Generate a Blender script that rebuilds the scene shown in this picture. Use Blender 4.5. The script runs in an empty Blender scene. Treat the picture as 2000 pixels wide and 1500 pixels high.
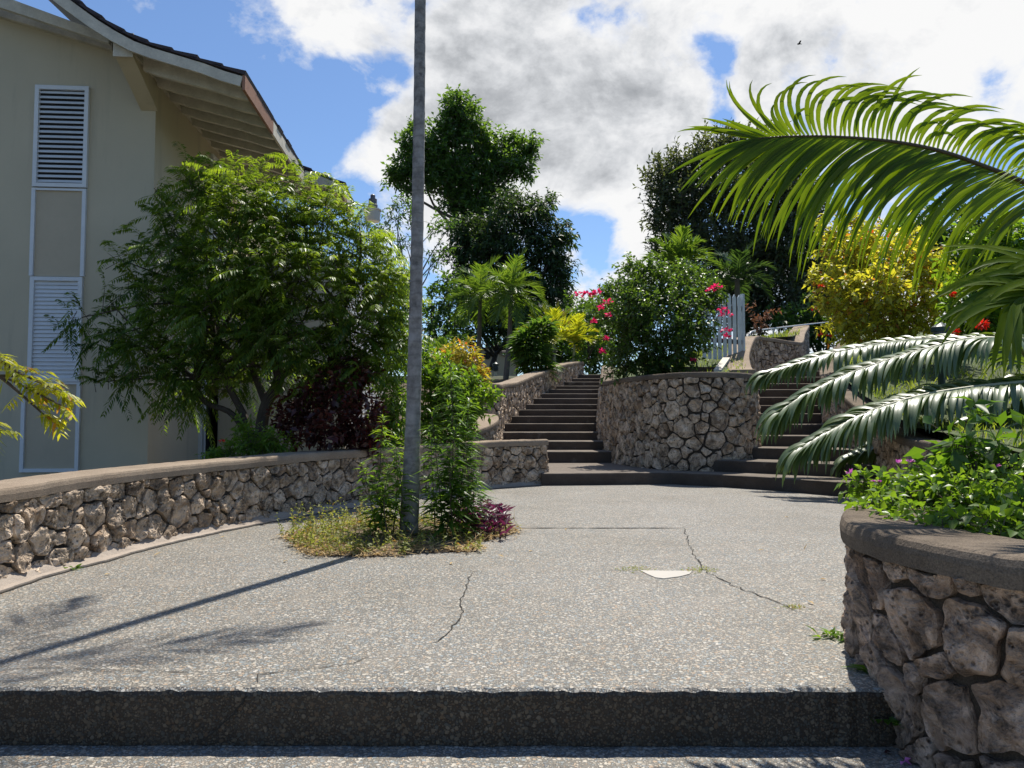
import bpy, math, random
import numpy as np
from mathutils import Vector, noise
random.seed(7); rng = np.random.default_rng(7)
R = math.radians
sc = bpy.context.scene
COL = sc.collection
# ------------------------------------------------------------------ camera
F = 1455.0; PITCH = R(2.8); CAM = np.array([0.0, 0.0, 1.0])
CT, ST = math.cos(PITCH), math.sin(PITCH)
def ray(px, py):
    x = (px-1000)/F; y = (750-py)/F
    return np.array([x, CT - y*ST, ST + y*CT])
def at(px, py, d):
    r = ray(px, py); return CAM + r*(d/r[1])
def gnd(px, py, z=0.0):
    r = ray(px, py); return CAM + r*((z-CAM[2])/r[2])
cam = bpy.data.cameras.new('camera'); cam.sensor_width = 36; cam.lens = F/2000*36
cam.clip_start = 0.05; cam.clip_end = 3000
co = bpy.data.objects.new('camera', cam); COL.objects.link(co)
co.location = CAM; co.rotation_euler = (R(90)+PITCH, 0, 0); sc.camera = co

# ------------------------------------------------------------------ object helpers
BASE = {}
def settags(o, label=None, cat=None, group=None, kind=None):
    if label: o['label'] = label
    if cat: o['category'] = cat
    if group: o['group'] = group
    if kind: o['kind'] = kind
def thing(name, label, cat, loc, group=None):
    o = bpy.data.objects.new(name, None); COL.objects.link(o)
    o.empty_display_size = .2
    loc = np.array(loc, float); o.location = loc; BASE[o.name] = loc
    settags(o, label, cat, group); return o
def mesh(name, V, Fc, mat, parent=None, smooth=False, tint=None, kind=None, label=None, midx=None):
    """V (n,3) world coords; Fc list of index lists or (m,k) array"""
    V = np.asarray(V, float).reshape(-1, 3)
    off = BASE[parent.name] if parent is not None else np.zeros(3)
    me = bpy.data.meshes.new(name)
    if isinstance(Fc, np.ndarray) and Fc.ndim == 2:
        m, k = Fc.shape
        me.vertices.add(len(V)); me.vertices.foreach_set('co', (V-off).astype(np.float32).ravel())
        me.loops.add(m*k); me.loops.foreach_set('vertex_index', Fc.astype(np.int32).ravel())
        me.polygons.add(m); me.polygons.foreach_set('loop_start', np.arange(0, m*k, k, dtype=np.int32))
        me.update(calc_edges=True)
    else:
        me.from_pydata([tuple(v) for v in (V-off)], [], [list(map(int, f)) for f in Fc]); me.update()
    if tint is not None:
        a = me.color_attributes.new('tint', 'FLOAT_COLOR', 'POINT')
        t = np.ones((len(V), 4), np.float32); tt = np.asarray(tint, np.float32)
        if tt.ndim == 1: t[:, 0] = tt; t[:, 1] = tt
        else: t[:, :tt.shape[1]] = tt
        a.data.foreach_set('color', t.ravel())
    for mm in (mat if isinstance(mat, (list, tuple)) else [mat]): me.materials.append(mm)
    if midx is not None: me.polygons.foreach_set('material_index', np.asarray(midx, np.int32))
    if smooth: me.polygons.foreach_set('use_smooth', np.ones(len(me.polygons), bool))
    o = bpy.data.objects.new(name, me); COL.objects.link(o)
    if parent is not None: o.parent = parent
    BASE[o.name] = off
    settags(o, label=label, kind=kind); return o

class MB:
    def __init__(s): s.V = []; s.F = []; s.T = []
    def add(s, V, Fc, t=.5):
        n = len(s.V); s.V += [tuple(v) for v in V]; s.F += [[i+n for i in f] for f in Fc]
        s.T += [t]*len(V) if np.isscalar(t) else list(t)
    def hexa(s, P, t=.5):      # 8 pts: bottom 4 ccw, top 4 ccw
        s.add(P, [[3,2,1,0],[4,5,6,7],[0,1,5,4],[1,2,6,5],[2,3,7,6],[3,0,4,7]], t)
    def box(s, o, ax, ay, az, t=.5):  # corner origin and three edge vectors
        o, ax, ay, az = [np.asarray(q, float) for q in (o, ax, ay, az)]
        s.hexa([o, o+ax, o+ax+ay, o+ay, o+az, o+ax+az, o+ax+ay+az, o+ay+az], t)
    def tube(s, pts, rad, n=8, t=.5, cap=True):
        V, Fc = tube(pts, rad, n, cap); s.add(V, Fc, t)
    def obj(s, name, mat, parent=None, smooth=False, **k):
        return mesh(name, s.V, s.F, mat, parent, smooth, tint=s.T, **k)
def unit(v):
    v = np.asarray(v, float); return v/(np.linalg.norm(v, axis=-1, keepdims=True)+1e-9)
def tube(pts, rad, n=8, cap=True):
    pts = np.asarray(pts, float); m = len(pts)
    rad = np.broadcast_to(np.asarray(rad, float), (m,))
    T = unit(np.gradient(pts, axis=0)); V = []; ref = np.array([0.31, .95, .05])
    if abs(np.dot(T[0], unit(ref))) > .9: ref = np.array([1., 0, 0])
    A = unit(np.cross(T[0], ref))
    for i in range(m):
        A = unit(A - T[i]*np.dot(A, T[i])); B = np.cross(T[i], A)
        for k in range(n):
            a = 2*math.pi*k/n; V.append(pts[i] + rad[i]*(math.cos(a)*A + math.sin(a)*B))
    Fc = [[i*n+k, i*n+(k+1) % n, (i+1)*n+(k+1) % n, (i+1)*n+k] for i in range(m-1) for k in range(n)]
    if cap: Fc += [list(range(n))[::-1], [(m-1)*n+k for k in range(n)]]
    return V, Fc
def catmull(P, n):
    P = np.asarray(P, float); m = len(P); Q = np.vstack([2*P[0]-P[1], P, 2*P[-1]-P[-2]])
    out = []
    for x in np.linspace(0, m-1-1e-6, n):
        i = int(x); t = x-i; a, b, c, d = Q[i:i+4]
        out.append(.5*(2*b + (c-a)*t + (2*a-5*b+4*c-d)*t*t + (3*b-a-3*c+d)*t**3))
    return np.array(out)
def lathe(prof, n=16):
    V = []; Fc = []
    for r, z in prof:
        V += [(r*math.cos(2*math.pi*k/n), r*math.sin(2*math.pi*k/n), z) for k in range(n)]
    for i in range(len(prof)-1):
        for k in range(n): Fc.append([i*n+k, i*n+(k+1) % n, (i+1)*n+(k+1) % n, (i+1)*n+k])
    Fc += [list(range(n))[::-1], [(len(prof)-1)*n+k for k in range(n)]]
    return np.array(V), Fc

# ------------------------------------------------------------------ materials
class NT:
    def __init__(s, tree): s.t = tree; s.n = tree.nodes; s.l = tree.links
    def add(s, typ, **k):
        nd = s.n.new(typ)
        for a, v in k.items():
            if a == 'ins':
                for i, val in v.items():
                    if hasattr(val, 'is_output') or isinstance(val, bpy.types.NodeSocket): s.l.new(val, nd.inputs[i])
                    else: nd.inputs[i].default_value = val
            else: setattr(nd, a, v)
        return nd
    def math(s, op, a, b=0., c=0., clamp=False):
        return s.add('ShaderNodeMath', operation=op, use_clamp=clamp, ins={0: a, 1: b, 2: c}).outputs[0]
    def mix(s, f, a, b, mode='MIX'):
        nd = s.add('ShaderNodeMix', data_type='RGBA', blend_type=mode)
        for i, v in ((0, f), (6, a), (7, b)):
            if isinstance(v, bpy.types.NodeSocket): s.l.new(v, nd.inputs[i])
            elif i == 0: nd.inputs[0].default_value = v
            else: nd.inputs[i].default_value = tuple(v)+((1,) if len(v) == 3 else ())
        return nd.outputs[2]
    def ramp(s, f, stops, interp='LINEAR'):
        nd = s.add('ShaderNodeValToRGB'); r = nd.color_ramp; r.interpolation = interp
        while len(r.elements) < len(stops): r.elements.new(.5)
        for e, (p, c) in zip(r.elements, stops):
            e.position = p; e.color = tuple(c)+(1,) if not np.isscalar(c) else (c, c, c, 1)
        s.l.new(f, nd.inputs[0]); return nd.outputs[0]
    def noise(s, vec, scale, detail=4, rough=.55, out=0, dist=0.):
        nd = s.add('ShaderNodeTexNoise', ins={'Scale': scale, 'Detail': detail, 'Roughness': rough, 'Distortion': dist})
        if vec is not None: s.l.new(vec, nd.inputs['Vector'])
        return nd.outputs[out]
    def voro2(s, vec, scale):
        nd = s.add('ShaderNodeTexVoronoi', ins={'Scale': scale}); s.l.new(vec, nd.inputs['Vector']); return nd.outputs['Distance'], nd.outputs['Color']
    def voro(s, vec, scale, feature='F1', out='Distance', rnd=1.):
        nd = s.add('ShaderNodeTexVoronoi', feature=feature, ins={'Scale': scale, 'Randomness': rnd})
        if vec is not None: s.l.new(vec, nd.inputs['Vector'])
        return nd.outputs[out]
def newmat(name):
    m = bpy.data.materials.new(name); m.use_nodes = True
    t = NT(m.node_tree); b = t.n['Principled BSDF']; return m, t, b
def wpos(t): return t.add('ShaderNodeNewGeometry').outputs['Position']
def setbump(t, b, h, strength=.5, dist=.01):
    bp = t.add('ShaderNodeBump', ins={'Strength': strength, 'Distance': dist, 'Height': h}); t.l.new(bp.outputs[0], b.inputs['Normal'])

LG = 1.25
def leaf_mat(name, ca, cb, trans=.45, rough=.4, tcol=None, spec=.5, cc=None):
    """leaf colour runs from ca to cb with the tint of each leaf, random plus its place in the crown"""
    ca = tuple(x*LG for x in ca); cb = tuple(x*LG for x in cb); trans = min(.6, trans+.05)
    m, t, b = newmat(name)
    at_ = t.add('ShaderNodeAttribute', attribute_name='tint'); sp = t.add('ShaderNodeSeparateColor', ins={0: at_.outputs['Color']})
    col = t.mix(sp.outputs[0], ca, cb)
    if cc is not None: col = t.mix(t.math('GREATER_THAN', sp.outputs[1], .93), col, cc)
    t.l.new(col, b.inputs['Base Color']); b.inputs['Roughness'].default_value = rough; b.inputs['Specular IOR Level'].default_value = spec
    tr = t.add('ShaderNodeBsdfTranslucent')
    k = tcol if tcol else (2.2, 2.0, .7)
    t.l.new(t.mix(1., col, k, 'MULTIPLY'), tr.inputs[0])
    mx = t.add('ShaderNodeMixShader', ins={0: trans, 1: b.outputs[0], 2: tr.outputs[0]})
    t.l.new(mx.outputs[0], t.n['Material Output'].inputs[0]); return m
def plain(name, c, rough=.7, nz=.25, scale=3., bump=.1, bscale=60., metallic=0.):
    m, t, b = newmat(name); p = wpos(t)
    n1 = t.noise(p, scale, 5); n2 = t.noise(p, scale*9, 3)
    f = t.math('ADD', t.math('MULTIPLY', n1, .7), t.math('MULTIPLY', n2, .3))
    f = t.ramp(f, [(.3, 0.), (.7, 1.)])
    lo = tuple(x*(1-nz) for x in c); hi = tuple(min(1, x*(1+nz*.6)) for x in c)
    t.l.new(t.mix(f, lo, hi), b.inputs['Base Color']); b.inputs['Roughness'].default_value = rough; b.inputs['Metallic'].default_value = metallic
    setbump(t, b, t.noise(p, bscale, 4), bump, .01); return m

def m_pebble(name, dark=1., grout=(.15, .14, .12), stain=.5):
    m, t, b = newmat(name); p = wpos(t)
    q = t.add('ShaderNodeVectorMath', operation='ADD', ins={0: p, 1: t.add('ShaderNodeVectorMath', operation='SCALE', ins={0: t.noise(p, 30, 2, out=1), 'Scale': .012}).outputs[0]}).outputs[0]
    d1, c1 = t.voro2(q, 56); d2, c2 = t.voro2(q, 118)
    s1 = t.add('ShaderNodeSeparateColor', ins={0: c1}); s2 = t.add('ShaderNodeSeparateColor', ins={0: c2})
    pal = [(0, (.14, .13, .115)), (.10, (.34, .31, .26)), (.26, (.22, .24, .24)), (.40, (.42, .375, .305)), (.53, (.26, .295, .305)), (.65, (.38, .285, .20)), (.74, (.49, .45, .38)), (.87, (.16, .17, .175)), (.95, (.53, .505, .455))]
    pc1 = t.ramp(s1.outputs[0], pal, 'CONSTANT'); pc2 = t.ramp(s2.outputs[0], pal, 'CONSTANT')
    m1 = t.ramp(d1, [(.40, 1.), (.52, 0.)]); m2 = t.ramp(d2, [(.40, 1.), (.54, 0.)])
    # only some of the big cells carry a big pebble
    big = t.math('MULTIPLY', m1, t.math('GREATER_THAN', s1.outputs[1], .35))
    c = t.mix(m2, grout, pc2); c = t.mix(big, c, pc1)
    dirt = t.ramp(t.noise(p, .9, 6, .6), [(.35, 0.), (.7, 1.)]); c = t.mix(t.math('MULTIPLY', dirt, stain), c, t.mix(1., c, (.74, .69, .60), 'MULTIPLY'))
    wear = t.ramp(t.noise(p, 3.1, 5, .65), [(.52, 0.), (.75, 1.)]); c = t.mix(t.math('MULTIPLY', wear, .5), c, (.33, .29, .24))
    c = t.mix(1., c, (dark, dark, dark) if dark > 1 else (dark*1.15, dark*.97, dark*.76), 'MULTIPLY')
    bl = t.ramp(t.noise(p, .45, 5, .65, dist=.6), [(.50, 0.), (.68, 1.)]); c = t.mix(t.math('MULTIPLY', bl, .30), c, t.mix(1., c, (.62, .60, .56), 'MULTIPLY'))
    t.l.new(c, b.inputs['Base Color']); b.inputs['Roughness'].default_value = .55; b.inputs['Specular IOR Level'].default_value = .45
    h = t.math('MAXIMUM', t.math('MULTIPLY', m2, .6), big); setbump(t, b, h, .75, .006); return m
def m_stone(name, a=(.40, .35, .28), bcol=(.22, .19, .155), scale=1., pit=.85):
    m, t, b = newmat(name); p = wpos(t)
    at_ = t.add('ShaderNodeAttribute', attribute_name='tint'); sp = t.add('ShaderNodeSeparateColor', ins={0: at_.outputs['Color']})
    base = t.mix(sp.outputs[0], bcol, a)
    base = t.mix(t.math('MULTIPLY', sp.outputs[1], .45), base, (.33, .20, .11))
    na = t.noise(p, 9*scale, 6, .72, dist=.8); n1 = t.ramp(na, [(.38, 0.), (.56, 1.)])
    c = t.mix(t.math('MULTIPLY', t.math('SUBTRACT', 1., n1), .8), base, (.06, .05, .04))
    n2 = t.ramp(t.noise(p, 5.5*scale, 5, .65, dist=.5), [(.48, 0.), (.62, 1.)])
    c = t.mix(t.math('MULTIPLY', n2, .6), c, t.mix(1., a, (1.45, 1.47, 1.5), 'MULTIPLY'))
    pits = t.ramp(t.voro(p, 38*scale), [(.10, 0.), (.40, 1.)]); pn = t.ramp(t.noise(p, 11*scale, 3), [(.46, 0.), (.6, 1.)])
    pm = t.math('MULTIPLY', t.math('SUBTRACT', 1., pits), pn)
    c = t.mix(t.math('MULTIPLY', pm, pit), c, (.04, .034, .028))
    fine = t.noise(p, 95*scale, 3, .7); c = t.mix(.4, c, t.mix(fine, (.2, .2, .2), (1.4, 1.4, 1.4)), 'MULTIPLY')
    t.l.new(c, b.inputs['Base Color']); b.inputs['Roughness'].default_value = .9; b.inputs['Specular IOR Level'].default_value = .25
    h = t.math('ADD', t.math('MULTIPLY', na, 1.6), t.math('MULTIPLY', pm, -.5)); h = t.math('ADD', h, t.math('MULTIPLY', fine, .2))
    setbump(t, b, h, 1., .035/scale**.5); return m
def m_concrete(name, c, speck=.5, bump=.5, stain=(.5, .48, .45), ss=.4):
    m, t, b = newmat(name); p = wpos(t)
    n = t.ramp(t.noise(p, 1.7, 7, .65), [(.38, 0.), (.68, 1.)])
    col = t.mix(t.math('MULTIPLY', n, ss), c, t.mix(1., c, stain, 'MULTIPLY'))
    f = t.ramp(t.noise(p, 150, 3, .7), [(.35, 0.), (.7, 1.)])
    col = t.mix(speck, col, t.mix(f, (.45, .45, .45), (1.35, 1.33, 1.3)), 'MULTIPLY')
    f3 = t.ramp(t.noise(p, 24, 5, .7), [(.4, 0.), (.75, 1.)]); col = t.mix(t.math('MULTIPLY', f3, .25), col, t.mix(1., col, (.6, .55, .5), 'MULTIPLY'))
    if name == 'step concrete':
        ef = t.ramp(t.noise(p, 2.6, 6, .7, dist=.5), [(.60, 0.), (.74, 1.)]); col = t.mix(t.math('MULTIPLY', ef, .45), col, (.26, .24, .21))
    t.l.new(col, b.inputs['Base Color']); b.inputs['Roughness'].default_value = .9; b.inputs['Specular IOR Level'].default_value = .2
    setbump(t, b, t.math('ADD', t.noise(p, 110, 4, .7), t.math('MULTIPLY', t.noise(p, 12, 4), 1.2)), bump, .008); return m
def m_wall():
    m, t, b = newmat('stucco'); p = wpos(t)
    n = t.ramp(t.noise(p, .6, 6, .6), [(.35, 0.), (.7, 1.)]); col = t.mix(n, (.475, .42, .305), (.54, .475, .345))
    st = t.ramp(t.noise(t.add('ShaderNodeMapping', ins={0: p, 3: (3., 3., .35)}).outputs[0], 1.2, 6, .65), [(.55, 0.), (.75, 1.)])
    col = t.mix(t.math('MULTIPLY', st, .38), col, (.27, .25, .205))
    t.l.new(col, b.inputs['Base Color']); b.inputs['Roughness'].default_value = .85
    setbump(t, b, t.noise(p, 70, 5, .65), .25, .006); return m
def m_trunk():
    m, t, b = newmat('palm bark'); p = wpos(t); s = t.add('ShaderNodeSeparateXYZ', ins={0: p})
    n = t.noise(p, 14, 6, .65)
    ring = t.math('SINE', t.math('ADD', t.math('MULTIPLY', s.outputs[2], 62.), t.math('MULTIPLY', t.noise(p, 3, 3), 9.)))
    c = t.mix(t.ramp(n, [(.35, 0.), (.65, 1.)]), (.145, .135, .125), (.30, .285, .27))
    c = t.mix(t.math('MULTIPLY', t.ramp(ring, [(.75, 0.), (1., 1.)]), .4), c, (.10, .09, .085))
    lich = t.ramp(t.noise(p, 5, 5, .6), [(.52, 0.), (.66, 1.)]); c = t.mix(t.math('MULTIPLY', lich, .5), c, (.36, .35, .34))
    dk = t.ramp(t.noise(p, 9, 4, .6), [(.6, 0.), (.72, 1.)]); c = t.mix(t.math('MULTIPLY', dk, .7), c, (.05, .045, .045))
    t.l.new(c, b.inputs['Base Color']); b.inputs['Roughness'].default_value = .9
    setbump(t, b, t.math('ADD', n, t.math('MULTIPLY', ring, .12)), .6, .012); return m

M = {}
M['pave'] = m_pebble('exposed aggregate', 1.01)
M['pave_riser'] = m_pebble('exposed aggregate edge', .24, (.11, .085, .06), .8)  # step face: dark stain, with its shade also put into the colour
M['stone'] = m_stone('coral stone', (.78, .62, .455), (.40, .295, .20), 1.)
M['stone_near'] = m_stone('coral stone close', (.74, .54, .39), (.32, .21, .14), 1.0)
M['mortar'] = m_concrete('mortar', (.065, .055, .045), .5, .8)
M['mortar_near'] = m_concrete('brown mortar', (.095, .075, .056), .7, .9)
M['coping'] = m_concrete('coping concrete', (.37, .295, .22), .65, .7, (.5, .47, .44), .6)
M['coping_dark'] = m_concrete('weathered coping', (.23, .185, .14), .75, 1., (.42, .40, .38), .8)
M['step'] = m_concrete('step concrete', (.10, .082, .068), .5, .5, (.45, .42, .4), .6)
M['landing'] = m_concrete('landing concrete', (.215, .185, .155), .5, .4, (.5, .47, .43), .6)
M['fillet'] = m_concrete('pale mortar', (.42, .36, .30), .4, .5)
M['patch'] = plain('white screed', (.44, .41, .36), .8, .1, 6)
M['crack'] = plain('crack dirt', (.03, .026, .02), .95, .4)
M['wall'] = m_wall()
M['panel'] = plain('panel paint', (.48, .41, .30), .8, .08, 1.5, .1)
M['white'] = plain('white gloss paint', (.66, .68, .70), .45, .1, 2., .05)
M['white_wood'] = plain('weathered white timber', (.56, .52, .43), .7, .3, 5., .2, 30)
M['soffit'] = plain('grey boarding', (.15, .135, .11), .8, .3, 6., .2, 30)
M['brown_wood'] = plain('bare timber', (.27, .13, .075), .65, .3, 8., .2, 30)
M['tile'] = plain('dark roof tile', (.045, .032, .034), .7, .4, 6., .4, 25)
M['greytile'] = plain('grey roof tile', (.32, .31, .30), .8, .35, 5., .4, 20)
M['dark'] = plain('dark interior', (.012, .012, .013), .8, .3)
M['bark'] = plain('brown bark', (.07, .055, .042), .9, .5, 9., .8, 30)
M['bark_grey'] = plain('grey bark', (.13, .115, .10), .9, .4, 7., .6, 30)
M['palm'] = m_trunk()
M['twig'] = plain('twig', (.09, .065, .045), .85, .3)
M['soil'] = plain('soil', (.10, .07, .042), .95, .5, 6., .9, 30)
M['straw'] = leaf_mat('dry straw', (.36, .24, .10), (.46, .36, .19), .25, .7, (1.2, 1.1, .9))
M['green_metal'] = plain('dark green paint', (.018, .042, .04), .45, .2)
M['grey_metal'] = plain('galvanised pipe', (.5, .5, .5), .35, .2, 5., .05, 40, .6)
M['lampgrey'] = plain('lamp housing', (.12, .12, .14), .5, .2)
M['lampwhite'] = plain('lamp drum', (.55, .53, .49), .6, .15)
M['gate'] = plain('pale blue white paint', (.62, .68, .70), .6, .2, 4.)
M['rail'] = plain('brown rail', (.07, .045, .04), .8, .3)
M['grassbase'] = plain('turf', (.07, .095, .03), .95, .5, 2.5, .8, 40)
M['ground'] = plain('garden ground', (.05, .055, .028), .95, .5, .8, .6, 20)
# ------------------------------------------------------------------ stone walls
def clip(poly, nx, ny, c):      # keep nx*x+ny*y <= c
    out = []; n = len(poly)
    for i in range(n):
        p, q = poly[i], poly[(i+1) % n]
        a = nx*p[0]+ny*p[1]-c; b = nx*q[0]+ny*q[1]-c
        if a <= 0: out.append(p)
        if (a < 0 < b) or (b < 0 < a):
            s = a/(a-b); out.append((p[0]+s*(q[0]-p[0]), p[1]+s*(q[1]-p[1])))
    return out
class Path:
    def __init__(s, pts, side, n=160):
        P = catmull([(p[0], p[1], p[2]) for p in pts], n); ZB = catmull([(p[3], 0, 0) for p in pts], n)[:, 0]
        s.P = P[:, :2]; s.zt = P[:, 2]; s.zb = ZB
        d = np.linalg.norm(np.diff(s.P, axis=0), axis=1); s.u = np.concatenate([[0], np.cumsum(d)]); s.L = s.u[-1]
        T = unit(np.gradient(s.P, axis=0)); s.N = np.stack([T[:, 1], -T[:, 0]], 1)*side
    def ev(s, u):
        f = lambda a: np.interp(u, s.u, a)
        N = np.array([f(s.N[:, 0]), f(s.N[:, 1])]); N = N/(np.linalg.norm(N)+1e-9)
        return np.array([f(s.P[:, 0]), f(s.P[:, 1])]), N, f(s.zb), f(s.zt)
def stone_wall(name, label, pts, side, size, thick=.3, cap=.09, capw=.36, over=.03, mats=('stone', 'coping'), rings=5, K=22, gap=.018, depth=.035, rough=.012, nseg=160, mortar='mortar', rag=.10, seed=1, group='rubble stone walls', cat='stone wall', capround=.02, batter=0.):
    rs = np.random.default_rng(seed); pa = Path(pts, side, nseg)
    t = thing(name, label, cat, (pa.P[0][0], pa.P[0][1], pa.zb[0]), group)
    # core of mortar
    V = []; n = len(pa.P)
    for i in range(n):
        p, N = pa.P[i], pa.N[i]; q = p-N*thick; pb = p+N*(batter-.014); pt = p-N*.014
        V += [(pb[0], pb[1], pa.zb[i]-.1), (pt[0], pt[1], pa.zt[i]-cap), (q[0], q[1], pa.zt[i]-cap), (q[0], q[1], pa.zb[i]-.1)]
    Fc = [[4*i+k, 4*i+(k+1) % 4, 4*i+4+(k+1) % 4, 4*i+4+k] for i in range(n-1) for k in range(4)]+[[0, 1, 2, 3], [4*n-1, 4*n-2, 4*n-3, 4*n-4]]
    mesh('wall_core', V, Fc, M[mortar], t)
    # coping
    V = []; r = capround
    wob = [noise.noise(Vector((pa.u[i]*2.1, seed, 0)))*.008+noise.noise(Vector((pa.u[i]*11, seed+5, 0)))*.005 for i in range(n)]
    prof = lambda w: [(over, -cap), (over+.004, -cap*.5), (over, -r), (over-r*.35, -r*.3), (over-r, 0), (over-w+r, 0), (over-w, -r), (over-w, -cap)]
    for i in range(n):
        for a, z in prof(capw):
            p = pa.P[i]+pa.N[i]*(a+wob[i]*.6); V.append((p[0], p[1], pa.zt[i]+z+wob[i]))
    k8 = 8
    Fc = [[k8*i+k, k8*i+(k+1) % k8, k8*i+k8+(k+1) % k8, k8*i+k8+k] for i in range(n-1) for k in range(k8)]+[list(range(k8)), list(range(k8*n-1, k8*n-k8-1, -1))]
    mesh('coping', V, Fc, M[mats[1]], t)
    # stones: a power diagram over the unrolled face
    L = pa.L; H = float(np.max(pa.zt-pa.zb)); S = []
    def top(u): return float(np.interp(u, pa.u, pa.zt-pa.zb))-cap
    tries = int(L*H/(size*size)*90)+600; A_ = np.zeros((6000, 3)); ns = 0
    for it in range(tries):
        u, v = rs.uniform(0, L), rs.uniform(-size*.3, H); rad = size*(rs.uniform(.44, .74) if it < tries*.35 else rs.uniform(.28, .5))
        if v > top(u)+size*.1: continue
        if ns == 0 or np.all((u-A_[:ns, 0])**2+(v-A_[:ns, 1])**2 > (.74*(rad+A_[:ns, 2]))**2): A_[ns] = (u, v, rad); ns += 1
    S = [tuple(a) for a in A_[:ns]]
    Vs = []; Fs = []; Ts = []
    SA = np.array(S)
    for j, (u, v, rad) in enumerate(S):
        poly = [(u-rad*2.6, v-rad*2.6), (u+rad*2.6, v-rad*2.6), (u+rad*2.6, v+rad*2.6), (u-rad*2.6, v+rad*2.6)]
        du = SA[:, 0]-u; dv = SA[:, 1]-v; dd = np.hypot(du, dv)
        for m_ in np.argsort(dd)[1:16]:
            D = dd[m_]; nx, ny = du[m_]/D, dv[m_]/D
            k = (D*D+rad*rad-SA[m_, 2]**2)/(2*D)-gap*rs.uniform(.15, .7)
            poly = clip(poly, nx, ny, nx*u+ny*v+k)
            if len(poly) < 3: break
        if len(poly) < 3: continue
        h1, h2 = top(u-.1), top(u+.1); sl = (h2-h1)/.2
        poly = clip(poly, -sl, 1, -sl*u+top(u)-gap*.2) if poly else poly
        for nx, ny, c in ((0, -1, .0), (-1, 0, -.005), (1, 0, L-.005)):
            if len(poly) >= 3: poly = clip(poly, nx, ny, c)
        if len(poly) < 3: continue
        p = np.array(poly)
        a2 = .5*abs(np.sum(p[:, 0]*np.roll(p[:, 1], -1)-p[:, 1]*np.roll(p[:, 0], -1)))
        if a2 < (size*.22)**2: continue
        for it in range(2):
            q = np.roll(p, -1, 0); w = (.20 if it else .07)*rs.uniform(.6, 1.2)
            p = np.stack([p*(1-w)+q*w, p*w+q*(1-w)], 1).reshape(-1, 2)
        e = np.linalg.norm(np.roll(p, -1, 0)-p, axis=1); s_ = np.concatenate([[0], np.cumsum(e)]); pc = np.vstack([p, p[:1]])
        ss = np.linspace(0, s_[-1], K, endpoint=False); p = np.stack([np.interp(ss, s_, pc[:, 0]), np.interp(ss, s_, pc[:, 1])], 1)
        c = p.mean(0); e_ = unit(p-c); p = p+e_*np.array([[rag*rad*(noise.noise(Vector((x[0]*3.2/rad*.5, x[1]*3.2/rad*.5, j*2.1)))-.06)] for x in p]); hh = depth*rs.uniform(.55, 1.25); tl = rs.uniform(-.6, .6, 2); nb = len(Vs); pl_ = [(rs.uniform(0, 6.283), rs.uniform(.4, 1.0), rs.uniform(.4, 2.0)) for _ in range(5)]; t1, t2 = rs.uniform(0, 1), (rs.uniform(.4, 1) if rs.random() < .22 else rs.uniform(0, .25))
        sc_ = np.concatenate([[1.0, .985, .93], np.linspace(.82, .12, max(1, rings-3))])
        for s1 in sc_:
            prof = -.03 if s1 == 1.0 else hh*(1-max(0, (s1-.2)/.8)**6.5)**.6 if s1 < .98 else hh*.25
            for k in range(K):
                x = c+(p[k]-c)*s1
                o = prof+np.dot((x-c)/size, tl)*hh*(1 if s1 < .98 else .2)
                if s1 < .98:
                    for (ph, o0, sl_) in pl_: o = min(o, hh*(o0-sl_*((x[0]-c[0])*math.cos(ph)+(x[1]-c[1])*math.sin(ph))/rad*.6))
                    o = max(o, hh*.22+.3*f)
                P2, N2, zb, zt = pa.ev(min(max(x[0], 0), L)); z = zb+x[1]
                f = noise.fractal(Vector((x[0]*7/size*.16+seed, x[1]*7/size*.16, j*3.7)), .55, 2.2, 6)*rough*1.3
                f += noise.noise(Vector((x[0]*2.5/size*.5, x[1]*2.5/size*.5, j*1.3)))*rough*.8
                o = max(-.03, o+f*(1 if s1 < .95 else .35))
                bt = batter*(1-x[1]/max(.05, zt-zb))
                Vs.append((P2[0]+N2[0]*(o+bt), P2[1]+N2[1]*(o+bt), z+f*.4)); Ts.append((t1, t2))
        nr = len(sc_)
        for i in range(nr-1):
            for k in range(K): Fs.append([nb+i*K+k, nb+i*K+(k+1) % K, nb+(i+1)*K+(k+1) % K, nb+(i+1)*K+k])
        Fs.append([nb+(nr-1)*K+k for k in range(K)])
    if side < 0: Fs = [f[::-1] for f in Fs]
    mesh('stonework', Vs, Fs, M[mats[0]], t, False, np.array(Ts))
    return t, pa

# long low wall on the left of the terrace
LW = [(-2.62, 2.2, .60, 0), (-2.98, 3.4, .60, 0), (-3.06, 4.42, .60, 0), (-2.98, 5.41, .62, 0), (-2.72, 6.64, .63, 0), (-2.2, 8.0, .65, 0), (-1.74, 8.87, .66, 0), (-.45, 10.86, .69, 0), (.2, 11.45, .70, 0), (.5, 11.68, .70, 0), (.54, 11.78, .70, 0), (.50, 11.9, .70, 0)]
stone_wall('low_stone_wall', 'long low rubble stone wall with flat coping curving along the left edge of the terrace', LW, 1, .185, rings=9, K=30, gap=.016, depth=.055, rough=.018, rag=.16, seed=3, nseg=220)
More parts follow.
